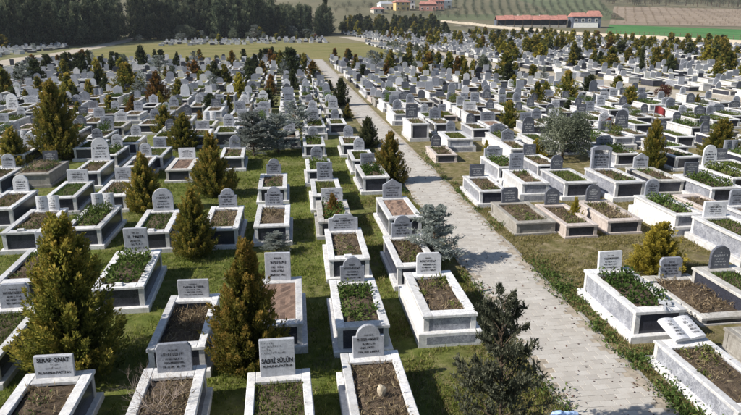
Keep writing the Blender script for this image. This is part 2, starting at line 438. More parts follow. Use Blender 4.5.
km = MB(); km.box(-.045, .045, -.29, .29, -.05, .06, .012); kme = km.mesh('edging_stone', 'conc')
for sx in (PX0 - .05, PX1 + .05):
    for k in range(34):
        yy = 7.5 + k * .6
        if random.random() < .12: continue
        ob('edging_stone', kme, path, (sx + U(-.015, .015), yy, U(-.05, -.012)), (U(-.03, .03), U(-.03, .03), U(-.03, .03)))

# ------------------------------------------------------------------ graves
W, L = 1.0, 2.3
YH, YF = .16, -2.14            # head end and foot end, headstone front at y = 0
STYLES = {  # top height, plinth h, plinth margin, side, foot, frame material, kerb width, words
    'A': (.62, .13, .09, 'dark', 'dark', 'white', .17, 'white framed grave with dark granite panels'),
    'E': (.62, .16, .10, 'grey', 'dark', 'white', .15, 'white grave with veined grey side panels'),
    'B': (.66, .30, .11, 'white', 'grey', 'white', .19, 'bright white two-tiered marble grave'),
    'G': (.70, .14, .06, 'white', 'dark', 'white', .14, 'tall white marble grave with dark foot'),
    'C': (.40, .06, .04, 'pink', 'dark', 'pink', .16, 'low pinkish stone grave with dark foot panel'),
    'D': (.52, .10, .05, 'conc', 'conc', 'conc', .13, 'rough grey concrete grave'),
    'F': (.20, .04, .02, 'conc', 'dark', 'whiteold', .12, 'low earth grave with narrow kerb'),
    'H': (.56, .12, .08, 'dark', 'dark', 'whiteold', .20, 'weathered marble grave with dark panels'),
}
def soil_mesh(name, hw, y0, y1, z, mound, mat, seed):
    rg = random.Random(seed); nx, ny = 7, 14; vs = []
    for j in range(ny + 1):
        for i in range(nx + 1):
            u, v = i / nx, j / ny
            b = math.sin(math.pi * u) * math.sin(math.pi * v)
            vs.append((-hw + 2 * hw * u, y0 + (y1 - y0) * v, z + mound * b + (rg.uniform(-.025, .03) if 0 < i < nx and 0 < j < ny else 0)))
    fs = [(j * (nx + 1) + i, j * (nx + 1) + i + 1, (j + 1) * (nx + 1) + i + 1, (j + 1) * (nx + 1) + i) for j in range(ny) for i in range(nx)]
    me = bpy.data.meshes.new(name); me.from_pydata(vs, [], fs); me.materials.append(M[mat]); me.update(); return me
STYLE_PARTS = {}
for k, (zt, ph, pmg, side, foot, frame, kw, words) in STYLES.items():
    parts = []
    h2 = W / 2
    m = MB(); m.box(-h2 - pmg, h2 + pmg, YF - pmg, YH + pmg, -.06, ph, .012); parts.append(('plinth', m.mesh('plinth', frame)))
    if k == 'B':
        m = MB()
        for x0, x1, y0, y1 in ((-h2 + .04, h2 - .04, YF - pmg - .004, YF - pmg + .02),):
            m.box(x0, x1, y0, y1, .07, ph - .07)
        parts.append(('step_panel', m.mesh('step_panel', 'grey')))
    zc = zt - .065
    pw = .10
    m = MB(); m.box(-pw / 2, pw / 2, -pw / 2, pw / 2, ph, zc); pme_ = m.mesh('corner_post', frame)
    for sx in (-1, 1):
        for yy in (YF + pw / 2, YH - pw / 2): parts.append(('corner_post', pme_, (sx * (h2 - pw / 2), yy, 0)))
    m = MB(); m.box(-.02, .02, YF + pw, YH - pw, ph, zc)
    sp = m.mesh('side_panel', side)
    for sx in (-1, 1): parts.append(('side_panel', sp, (sx * (h2 - .035), 0, 0)))
    m = MB(); m.box(-h2 + pw, h2 - pw, -.02, .02, ph, zc)
    parts.append(('foot_panel', m.mesh('foot_panel', foot), (0, YF + .035, 0)))
    parts.append(('head_panel', m.mesh('head_panel', side), (0, YH - .035, 0)))
    m = MB(); m.box(-kw, 0, YF - .025, YH + .025, zc, zt, .012); kl = m.mesh('kerb_slab', frame)
    parts.append(('kerb_slab', kl, (h2 + .025, 0, 0))); parts.append(('kerb_slab', kl, (-h2 - .025 + kw, 0, 0)))
    hd, fd = .30, .22
    m = MB(); m.box(-h2 - .025 + kw, h2 + .025 - kw, YF - .025, YF + fd, zc, zt - .003, .012); parts.append(('kerb_slab', m.mesh('kerb_slab', frame)))
    m = MB(); m.box(-h2 - .025 + kw, h2 + .025 - kw, YH - hd, YH + .025, zc, zt - .003, .012); parts.append(('kerb_slab', m.mesh('kerb_slab', frame)))
    hw = h2 + .02 - kw
    for q in (0, 1):
        pass
    STYLE_PARTS[k] = (parts, hw, YF + fd - .005, YH - hd + .005)
SOILS = {}
def soil_for(k, kind):
    key = (k, kind)
    if key not in SOILS:
        zt = STYLES[k][0]; hw, y0, y1 = STYLE_PARTS[k][1:]
        z, md, mt = zt - .09, .05, 'soil'
        if kind == 'mound': z, md = zt - .04, .22
        if kind == 'gravel': z, md, mt = zt - .03, .02, 'gravel'
        if kind in ('deep',): z, md = zt - .20, .04
        if k == 'F': z, md = zt - .04, .12
        SOILS[key] = soil_mesh('soil', hw, y0, y1, z, md, mt, ord(k) % 7 + len(SOILS))
    return SOILS[key]

def arc(cx_, cz_, r, a0, a1, n): return [(cx_ + r * math.cos(R(a0 + (a1 - a0) * i / n)), cz_ + r * math.sin(R(a0 + (a1 - a0) * i / n))) for i in range(n + 1)]
SHAPES = {
    'rect': ([(-.29, 0), (.29, 0), (.29, .48), (-.29, .48)], .42, 'rectangular headstone'),
    'wide': ([(-.36, 0), (.36, 0), (.36, .46), (-.36, .46)], .40, 'wide flat-topped headstone'),
    'upright': ([(-.29, 0), (.29, 0), (.29, .66), (-.29, .66)], .60, 'tall rectangular headstone'),
    'clip': ([(-.29, 0), (.29, 0), (.29, .44), (.23, .52), (-.23, .52), (-.29, .44)], .45, 'clipped-corner headstone'),
    'arch': ([(-.25, 0), (.25, 0)] + arc(0, .33, .25, 0, 180, 12), .46, 'round-arched headstone'),
    'shoulder': ([(-.29, 0), (.29, 0), (.29, .40), (.22, .40)] + arc(0, .40, .22, 8, 172, 10) + [(-.22, .40), (-.29, .40)], .48, 'shouldered arch headstone'),
    'gable': ([(-.31, 0), (.31, 0), (.31, .44), (.24, .47), (0, .62), (-.24, .47), (-.31, .44)], .46, 'pointed gable headstone'),
    'hat': ([(-.42, 0), (.42, 0), (.42, .36), (.30, .38), (.24, .47), (-.24, .47), (-.30, .38), (-.42, .36)], .40, 'broad stepped-top headstone'),
    'tall': ([(-.34, 0), (.34, 0), (.30, .62)] + arc(0, .58, .30, 15, 165, 8) + [(-.30, .62)], .66, 'large tapering headstone'),
    'frame': ([(-.40, 0), (.40, 0), (.40, .80), (-.40, .80)], .62, 'tall framed double headstone'),
    'book': (None, .46, 'open-book headstone'),
    'lying': (None, .46, 'open stone book lying flat'),
}
STONE_M = {'l': 'stonelight', 'm': 'stonemid', 'w': 'stonewhite', 'd': 'darkst'}
STONE_W = {'l': 'pale grey', 'm': 'mid grey', 'w': 'white', 'd': 'dark'}
STONE_MESH = {}
def stone_mesh(shape, mk):
    key = (shape, mk)
    if key in STONE_MESH: return STONE_MESH[key]
    m = MB(); mat = STONE_M[mk]
    if shape in ('book', 'lying'):
        for sx in (-1, 1):
            w = .33; n = 5; top = []
            for i in range(n + 1):
                u = i / n; top.append((sx * u * w, -.05 + .06 * math.sin(u * math.pi * .8) * -1 + .02))
            for i in range(n):
                (xa, ya), (xb, yb) = top[i], top[i + 1]
                if sx < 0: (xa, ya), (xb, yb) = (xb, yb), (xa, ya)
                z0, z1 = 0.0, .46
                m.add([(xa, ya, z0), (xb, yb, z0), (xb, yb, z1), (xa, ya, z1), (xa, .03, z0), (xb, .03, z0), (xb, .03, z1), (xa, .03, z1)],
                      [(0, 1, 2, 3), (5, 4, 7, 6), (3, 2, 6, 7), (1, 0, 4, 5), (1, 5, 6, 2), (4, 0, 3, 7)])
        me = m.mesh('headstone', mat)
    elif shape == 'frame':
        m.prism([(-.30, 0), (.30, 0), (.30, .58), (-.30, .58)], .0, .06)
        for sx in (-1, 1): m.box(sx * .36 - .05, sx * .36 + .05, -.03, .10, 0, .74)
        m.prism([(-.42, .74), (.42, .74), (.42, .82), (.2, .90), (-.2, .90), (-.42, .82)], -.03, .10)
        me = m.mesh('headstone', mat, bevel=.006)
    else:
        m.prism(SHAPES[shape][0], 0, .075); me = m.mesh('headstone', mat, bevel=.008)
    STONE_MESH[key] = me; return me
LET = {}
def lettering(w, h, dark, seed):
    """carved lines: one bold name line among smaller ones, each letter a few separate strokes"""
    key = (round(w, 2), round(h, 2), dark, seed)
    if key in LET: return LET[key]
    rg = random.Random(seed * 31 + int(w * 100)); m = MB()
    lines = [(.86, .036, .32), (.67, .062, .82), (.50, .042, .55), (.35, .042, .64), (.18, .042, .74)]
    y = -.0045
    def stroke(x0, x1, z0, z1): m.add([(x0, y, z0), (x1, y, z0), (x1, y, z1), (x0, y, z1)], [(0, 1, 2, 3)])
    for zc, lh, span in lines:
        lh *= h / .5; z0 = zc * h; x = -w * span / 2; cw = lh * .62
        while x < w * span / 2 - cw * .6:
            if rg.random() < .12: x += cw; continue
            t = lh * .17
            stroke(x, x + t, z0, z0 + lh)
            q = rg.random()
            if q < .7: stroke(x + t, x + cw * .8, z0 + lh * rg.choice((0, .4, .8)), z0 + lh * rg.choice((0, .4, .8)) + t if False else z0 + lh * .2 + t * rg.choice((0, 1, 2)))
            if q > .35: stroke(x + cw * .62, x + cw * .62 + t, z0 + (0 if q < .8 else lh * .4), z0 + lh)
            x += cw * rg.uniform(1.0, 1.2)
    me = m.mesh('lettering', 'letterpale' if dark else 'letter'); LET[key] = me; return me
def text_mesh(lines, w, align='CENTER'):
    """real words: list of (text, size, z, x)"""
    out = MB()
    for s, size, z, x in lines:
        cu = bpy.data.curves.new('t', 'FONT'); cu.body = s; cu.size = size; cu.align_x = align; cu.resolution_u = 2
        cu.offset = size * .034
        o = bpy.data.objects.new('t', cu); COL.objects.link(o)
        bpy.context.view_layer.update()
        me = bpy.data.meshes.new_from_object(o)
        xs = [v.co.x for v in me.vertices]; wd = max(xs) - min(xs)
        k = min(1, w / wd)
        out.add([(v.co.x * k + x, -.0045, v.co.y + z) for v in me.vertices], [tuple(p.vertices) for p in me.polygons])
        bpy.data.objects.remove(o); bpy.data.curves.remove(cu); bpy.data.meshes.remove(me)
    return out

# planting that fills the plots
def planting(kind, seed, hw=.33, y0=-1.9, y1=-.18):
    rg = np.random.default_rng(seed)
    if kind == 'grass':
        n = 620; P = np.c_[rg.uniform(-hw, hw, n), rg.uniform(y0, y1, n), np.full(n, -.02)]
        D = rg.normal(size=(n, 3)) * .45 + [0, 0, 1]; Ln, Wd, mat = rg.uniform(.06, .15, n), rg.uniform(.012, .025, n), 'leaf_fill'
        v = rg.uniform(.2, 1, n)
    elif kind == 'leafy':
        c = np.c_[rg.uniform(-hw, hw, 30), rg.uniform(y0, y1, 30), rg.uniform(.0, .16, 30)]
        n = 900; i = rg.integers(0, 30, n); P = c[i] + rg.normal(size=(n, 3)) * [.09, .10, .06]; P[:, 2] = np.abs(P[:, 2])
        D = rg.normal(size=(n, 3)) + [0, 0, .7]; Ln, Wd, mat = rg.uniform(.05, .11, n), rg.uniform(.025, .055, n), 'leaf_fill'
        v = np.clip(rg.uniform(0, 1, 30)[i] * .6 + rg.uniform(0, .4, n), 0, 1)
    elif kind == 'dry':
        c = np.c_[rg.uniform(-hw, hw, 24), rg.uniform(y0, y1, 24), np.zeros(24)]
        n = 620; i = rg.integers(0, 24, n); P = c[i] + rg.normal(size=(n, 3)) * [.07, .09, .02]; P[:, 2] = np.abs(P[:, 2]) - .01
        D = rg.normal(size=(n, 3)) + [0, 0, .6]; Ln, Wd, mat = rg.uniform(.05, .16, n), rg.uniform(.008, .02, n), 'leaf_dry'
        v = rg.uniform(0, 1, n)
    elif kind == 'bush':
        c = np.c_[rg.uniform(-hw * .5, hw * .5, 5), rg.uniform(y0 * .8, y1 * 1.5, 5), rg.uniform(.15, .42, 5)]
        n = 800; i = rg.integers(0, 5, n); P = c[i] + rg.normal(size=(n, 3)) * [.10, .12, .11]; P[:, 2] = np.abs(P[:, 2])
        D = rg.normal(size=(n, 3)) + [0, 0, .5]; Ln, Wd, mat = rg.uniform(.05, .11, n), rg.uniform(.02, .045, n), 'leaf_fill'
        v = np.clip(rg.uniform(0, 1, 5)[i] * .6 + rg.uniform(0, .4, n), 0, 1)
    elif kind == 'sparse':
        c = np.c_[rg.uniform(-hw, hw, 8), rg.uniform(y0, y1, 8), np.zeros(8)]
        n = 240; i = rg.integers(0, 8, n); P = c[i] + rg.normal(size=(n, 3)) * [.07, .08, .03]; P[:, 2] = np.abs(P[:, 2])
        D = rg.normal(size=(n, 3)) + [0, 0, .8]; Ln, Wd, mat = rg.uniform(.05, .12, n), rg.uniform(.015, .035, n), 'leaf_fill'
        v = rg.uniform(0, 1, n)
    elif kind in ('yellow', 'redf'):
        n = 90; c = np.c_[rg.uniform(-hw, hw, 9), rg.uniform(y0, y1, 9), rg.uniform(.1, .22, 9)]; i = rg.integers(0, 9, n)
        P = c[i] + rg.normal(size=(n, 3)) * .035; D = rg.normal(size=(n, 3)) + [0, 0, .6]
        Ln, Wd, mat = rg.uniform(.03, .06, n), rg.uniform(.025, .05, n), 'petal' if kind == 'yellow' else 'petalred'
        v = rg.uniform(0, 1, n)
    P[:, 0] = np.clip(P[:, 0], -hw, hw); P[:, 1] = np.clip(P[:, 1], y0, y1)
    return quads_mesh('planting', leaves(P, D, Ln, Wd, rg), n, mat, v)
PLANT = {k: [planting(k, 11 * i + j) for j in range(4 if k in ('grass', 'leafy', 'dry') else 2)] for i, k in enumerate(('grass', 'leafy', 'dry', 'sparse', 'yellow', 'redf', 'bush'))}
FILL = {  # soil kind, plant layers, words
    'soil': ('soil', ['dry', 'sparse'], 'brown soil'), 'bare': ('deep', [], 'sunken bare soil'), 'grass': ('soil', ['grass', 'grass'], 'green grass'),
    'leafy': ('soil', ['leafy'], 'leafy plants'), 'dry': ('soil', ['dry', 'dry'], 'dry weeds'), 'mix': ('soil', ['dry', 'sparse'], 'mixed weeds'),
    'bush': ('soil', ['bush', 'sparse'], 'a bushy shrub'),
    'mound': ('mound', ['dry', 'grass'], 'overgrown soil mound'), 'gravel': ('gravel', [], 'reddish gravel'),
    'flowers': ('soil', ['leafy', 'yellow'], 'orange flowers'), 'redflowers': ('soil', ['leafy', 'redf'], 'red flowers'),
}
bowl = MB(); bowl.box(-.10, .10, -.06, .06, 0, .06, .02); BOWL = bowl.mesh('water_bowl', 'white')
GROUP = 'graves laid out in rows'
FOOT = []       # footprints (x0,x1,y0,y1) to keep grass off
grave_n = 0
def grave(X, Y, style, shape, sm, fill, label=None, sx=1.0, sz=1.0, letters=True, text=None, lean=None, bowlf=False, rot=None, full=True, stone_scale=1.0, soil_kind=None):
    global grave_n
    grave_n += 1
    g = bpy.data.objects.new('grave', None); COL.objects.link(g)
    rz = U(-.025, .025) if rot is None else rot
    g.location = (X, Y, U(-.02, .01)); g.rotation_euler = (0, 0, rz); g.scale = (sx, U(.97, 1.03), sz); g.empty_display_size = .3
    parts, hw, y0, y1 = STYLE_PARTS[style]
    for p in parts:
        ob(p[0], p[1], g, p[2] if len(p) > 2 else (0, 0, 0))
    zt = STYLES[style][0]
    sk, layers, fw = FILL[fill]
    ob('soil', soil_for(style, soil_kind or sk), g)
    zf = {'mound': zt + .07, 'deep': zt - .17}.get(soil_kind or sk, zt - .06) if style != 'F' else zt + .03
    for i, ly in enumerate(layers):
        pl = random.choice(PLANT[ly])
        o = ob('planting' if ly not in ('yellow', 'redf') else 'flowers', pl, g, (0, 0, zf), (0, 0, 0), (hw / .33 * random.choice((-1, 1)), 1, U(.8, 1.2))); o['kind'] = 'stuff'
    if shape:
        tilt = U(-.10, .0) if lean is None else lean
        s = ob('headstone', stone_mesh(shape, sm), g, (U(-.03, .03), 0, zt - .006), (tilt, 0, U(-.04, .04)), (stone_scale / sx, 1, stone_scale / sz))
        if shape == 'lying':
            s.rotation_euler = (R(-68), 0, .12); s.location = (.08, -.02, zt + .09)
        if letters:
            poly, hh, _ = SHAPES[shape]
            if text: tag(ob('lettering', text, s), kind='stuff')
            elif shape in ('book', 'lying'):
                for q in (-1, 1): tag(ob('lettering', lettering(.22, .42, False, random.randrange(3)), s, (q * .165, -.095, 0)), kind='stuff')
            else:
                ww = .48 if poly is None else max(p[0] for p in poly) * 1.75
                tag(ob('lettering', lettering(ww, hh, sm == 'd', random.randrange(4)), s), kind='stuff')
    if bowlf: ob('water_bowl', BOWL, g, (U(-.08, .08), YF + .10, zt - .004), (0, 0, U(-.2, .2)), (1 / sx, 1, 1 / sz))
    if label is None:
        a = STYLES[style][7]; b = SHAPES[shape][2] if shape else 'no headstone'
        label = f'{a}, {STONE_W[sm] + " " if shape else ""}{b}, {fw}'
    tag(g, label, 'grave', GROUP)
    return g

def worn_lines(m, rows, seed):
    """lines too worn to read: separate small strokes"""
    rg = random.Random(seed)
    for x0, x1, z, lh in rows:
        x = x0
        while x < x1:
            w = lh * rg.uniform(.12, .22); zz = z + rg.choice((0, 0, lh * .3)); hh_ = lh * rg.uniform(.55, 1)
            m.add([(x, -.0045, zz), (x + w, -.0045, zz), (x + w, -.0045, zz + hh_), (x, -.0045, zz + hh_)], [(0, 1, 2, 3)])
            if rg.random() < .5: m.add([(x + w, -.0045, z), (x + w * 2.4, -.0045, z), (x + w * 2.4, -.0045, z + w), (x + w, -.0045, z + w)], [(0, 1, 2, 3)])
            x += lh * rg.uniform(.42, .85)
    return m
serap_t = worn_lines(text_mesh([('SERAP ONAT', .125, .335, 0), ('RUHUNA FAT\u0130HA', .074, .085, 0)], .60),
                     [(-.06, .08, .26, .035), (-.15, .15, .185, .04)], 3).mesh('lettering', 'letter')
sabri_t = worn_lines(text_mesh([('SABR\u0130 S\u00dcL\u00dcN', .115, .245, 0), ('RUHUNA FAT\u0130HA', .06, .165, 0)], .52),
                     [(-.26, -.06, .59, .032), (-.26, .06, .53, .034), (-.26, -.10, .47, .034), (-.26, .14, .41, .034)], 4).mesh('lettering', 'letter')

NEAR = [
 # X, Y, style, shape, stone, fill, label, extras
 (-4.00, 9.72, 'A', 'wide', 'l', 'soil', 'dark-panelled grave of brown soil in front of the tallest golden conifer', dict(text=serap_t, sx=1.06, bowlf=False, sz=1.0, stone_scale=.86, rot=.0)),
 (-5.75, 12.60, 'A', 'clip', 'm', 'grass', 'dark-panelled grave whose clipped-corner headstone stands beside the tallest golden conifer', dict(sz=.9)),
 (-6.35, 16.2, 'A', 'rect', 'l', 'mix', 'dark-panelled grave of mixed weeds hidden behind the tallest golden conifer', {}),
 (-2.09, 9.63, 'A', 'clip', 'm', 'dry', 'grave of dry weeds overgrown by a bare twiggy shrub', dict(rot=.0)),
 (-2.16, 12.63, 'E', 'wide', 'l', 'dry', 'veined-grey grave of sunken soil with wide pale headstone behind the bare shrub', dict(soil_kind='deep', sz=1.0, stone_scale=.9)),
 (-0.32, 9.29, 'G', 'upright', 'l', 'grass', 'grassy white grave with tall lettered stone in front of the bronze-tipped conifer', dict(text=sabri_t, rot=0.01, sz=.9)),
 (-0.36, 13.33, 'E', 'upright', 'l', 'gravel', 'reddish gravel grave half hidden behind a bronze-tipped conifer', {}),
 (1.28, 9.70, 'E', 'shoulder', 'l', 'dry', 'dry-weed grave with shouldered arch headstone and a small tan stone on it', dict(sz=.92, stone_scale=.98, rot=.0)),
 (1.31, 13.02, 'A', 'shoulder', 'm', 'leafy', 'leafy grave with shouldered arch headstone behind the one with a small tan stone', dict(stone_scale=.95)),
 (1.42, 16.66, 'A', 'hat', 'l', 'soil', 'soil-filled grave with dark foot panel and broad stepped-top headstone', dict(bowlf=True)),
 (1.30, 19.7, 'H', 'wide', 'w', 'redflowers', 'grave planted with red flowers and a small bronze conifer', {}),
 (1.25, 22.7, 'A', 'upright', 'm', 'grass', 'grassy dark-panelled grave with tall slab just behind the red flowers', {}),
 (1.17, 26.28, 'A', 'arch', 'm', 'leafy', 'leafy dark-panelled grave with arched stone behind a tall slab grave', {}),
 (3.12, 13.21, 'B', 'clip', 'w', 'soil', 'bright white two-tiered grave between paved path and the leafy grave', dict(sx=1.08, stone_scale=1.0, lean=-.02)),
 (2.99, 15.90, 'A', 'shoulder', 'm', 'mix', 'grave with shouldered headstone half covered by a blue-grey cedar', {}),
 (3.37, 19.89, 'A', 'gable', 'm', 'gravel', 'raised white grave of pink gravel with pointed gable headstone', dict(sz=1.15, stone_scale=1.05)),
 (3.20, 25.0, 'A', 'rect', 'm', 'leafy', 'leafy dark-panelled grave beside the golden conifer at the path edge', dict(sz=1.1)),
 (3.16, 28.1, 'A', 'arch', 'l', 'grass', 'grassy grave with arched stone behind the conifer at the path edge', {}),
 (7.47, 12.89, 'E', 'rect', 'w', 'leafy', 'large veined-grey grave of leafy plants beside the path with rectangular white stone', dict(sx=1.06, sz=1.12, rot=.0, lean=-.12)),
 (8.62, 12.3, 'F', 'clip', 'm', 'dry', 'low earth grave of dry weeds beside the yellow bush', dict(sx=1.2)),
 (10.15, 12.7, 'H', 'arch', 'd', 'grass', 'weathered grave with dark arched stone on a pale plate beyond the yellow bush', dict(sx=1.1)),
 (7.14, 9.45, 'E', 'lying', 'w', 'mix', 'grave with a white stone book lying flat at its head', dict(sx=1.02, sz=.8)),
 (8.75, 9.7, 'D', None, 'l', 'dry', 'rough grey concrete grave of dry weeds without any headstone', {}),
 (7.09, 22.43, 'E', 'rect', 'd', 'mix', 'veined-grey grave of mixed weeds with dark rectangular stone at path side', dict(sz=.95)),
 (8.98, 23.28, 'B', 'upright', 'm', 'soil', None, dict(sz=1.05)),
 (7.14, 18.81, 'D', 'clip', 'd', 'mix', 'wide concrete grave of mixed weeds with dark stone at path side', dict(sx=1.25, sz=.8)),
 (8.35, 18.34, 'C', 'arch', 'd', 'soil', 'low pinkish grave of soil with dark arched stone next to the wide concrete grave', {}),
 (9.90, 18.60, 'C', 'arch', 'd', 'mix', 'low pinkish grave of mixed weeds with dark arched stone next to a lawn', dict(sz=1.15, sx=1.1)),
 (8.86, 25.87, 'E', 'hat', 'l', 'leafy', None, dict(sz=1.1)),
 (10.64, 26.07, 'E', 'rect', 'd', 'mix', None, dict(sz=1.05)),
 (10.65, 23.21, 'E', 'arch', 'd', 'grass', None, dict(sx=1.2, sz=1.1)),
 (12.49, 23.14, 'E', 'frame', 'm', 'soil', 'veined-grey grave with a tall framed double headstone', dict(sz=1.2, sx=1.15)),
 (14.10, 22.93, 'H', 'gable', 'l', 'mix', None, dict(sx=1.1)),
 (12.14, 18.92, 'B', 'arch', 'm', 'leafy', 'plain white two-tiered grave of leafy plants with arched stone on the lawn', {}),
 (13.5, 18.9, 'C', None, 'l', 'dry', None, {}),
 (15.45, 21.64, 'E', 'rect', 'd', 'leafy', None, dict(sx=1.25)),
 (12.73, 16.49, 'E', 'wide', 'w', 'grass', 'big veined-grey grave of grass with wide white stone in the dry lawn', dict(sz=1.15, sx=1.15)),
 (14.33, 17.54, 'E', 'clip', 'm', 'mix', None, dict(sz=1.1)),
 (18.42, 24.0, 'B', 'rect', 'd', 'grass', None, dict(sx=1.15)),
 (-11.36, 26.3, 'A', 'arch', 'l', 'soil', None, {}),
 (-9.43, 22.46, 'A', 'arch', 'w', 'soil', None, dict(sz=1.1)),
 (-10.05, 27.3, 'D', 'rect', 'd', 'mound', 'concrete grave heaped with an overgrown soil mound', dict(sx=1.3, sz=1.1)),
 (-8.03, 27.25, 'A', 'tall', 'w', 'soil', 'dark-panelled grave with large tapering white headstone beside the mound', dict(sz=1.1, stone_scale=1.1)),
 (-7.83, 23.57, 'A', 'wide', 'w', 'grass', None, {}),
 (-7.65, 19.93, 'A', 'book', 'w', 'soil', 'dark-panelled grave of soil with a white open-book headstone', dict(sz=1.05, sx=1.08, bowlf=True)),
 (-6.00, 20.07, 'A', 'book', 'w', 'leafy', 'leafy dark-panelled grave with a white open-book headstone', dict(sz=1.05)),
 (-6.19, 23.6, 'A', 'rect', 'l', 'mix', None, {}),
 (-4.03, 19.35, 'A', 'arch', 'l', 'grass', 'grassy dark-panelled grave with wide arched stone and a bowl at its foot', dict(bowlf=True, stone_scale=1.25)),
 (-3.97, 15.59, 'A', 'upright', 'l', 'leafy', 'leafy dark-panelled grave with white bowl, just behind the tallest golden conifer', dict(bowlf=True, sx=1.08, sz=1.0)),
 (-4.47, 27.33, 'H', 'wide', 'w', 'gravel', None, {}),
 (-6.34, 28.05, 'A', 'arch', 'l', 'mix', None, {}),
 (-2.05, 19.48, 'A', 'shoulder', 'm', 'soil', 'dark-panelled grave of soil with shouldered stone between two golden conifers', {}),
 (-0.65, 23.77, 'A', 'shoulder', 'm', 'soil', None, dict(sz=.95)),
 (-0.57, 19.53, 'A', 'shoulder', 'm', 'dry', 'dark-panelled grave of dry weeds with a small blue cedar at its foot', {}),
 (-2.57, 29.37, 'A', 'arch', 'm', 'mix', None, {}),
 (-2.71, 37.74, 'G', 'upright', 'l', 'bare', None, {}),
 (-4.72, 35.08, 'A', 'wide', 'l', 'soil', None, {}),
 (-6.08, 30.05, 'A', 'rect', 'm', 'grass', None, {}),
 (-7.92, 33.37, 'A', 'arch', 'l', 'grass', None, {}),
 (-8.16, 30.6, 'A', 'arch', 'l', 'leafy', None, {}),
 (-12.31, 31.12, 'A', 'shoulder', 'l', 'soil', None, {}),
 (-9.54, 32.34, 'A', 'arch', 'm', 'grass', None, {}),
 (8.66, 32.45, 'B', 'arch', 'm', 'grass', None, dict(sx=1.3)), (6.98, 28.65, 'C', 'arch', 'd', 'mix', None, {}),
 (10.55, 35.21, 'E', 'arch', 'd', 'mix', None, {}), (11.12, 32.0, 'B', 'hat', 'm', 'leafy', None, dict(sx=1.2)),
 (10.83, 29.6, 'B', 'gable', 'm', 'soil', None, {}), (12.6, 31.34, 'G', 'tall', 'd', 'grass', None, {}),
 (14.20, 35.90, 'E', 'wide', 'm', 'mix', None, {}), (7.55, 37.6, 'G', 'upright', 'd', 'mix', None, dict(sz=1.4, stone_scale=1.2)),
 (8.92, 40.11, 'B', 'arch', 'l', 'grass', None, {}), (19.92, 39.14, 'G', 'upright', 'm', 'soil', None, {}),
 (15.07, 27.76, 'E', 'hat', 'm', 'leafy', None, dict(sx=1.15)), (17.4, 26.9, 'A', 'rect', 'd', 'mix', None, dict(sx=1.2)),
 (20.43, 31.6, 'A', 'arch', 'd', 'grass', None, {}), (22.2, 30.44, 'A', 'arch', 'd', 'mix', None, {}),
 (22.94, 34.2, 'G', 'arch', 'd', 'leafy', None, {}), (26.90, 36.80, 'E', 'arch', 'm', 'grass', None, {}),
 (27.65, 33.6, 'B', 'arch', 'l', 'soil', None, {}), (25.14, 37.03, 'G', 'arch', 'l', 'leafy', None, {}),
 (23.10, 37.9, 'A', 'arch', 'd', 'mix', None, {}), (1.21, 31.78, 'A', 'arch', 'l', 'leafy', None, {}),
 (2.82, 37.98, 'A', 'arch', 'm', 'grass', None, {}), (3.06, 31.6, 'A', 'arch', 'm', 'mix', None, {}),
]

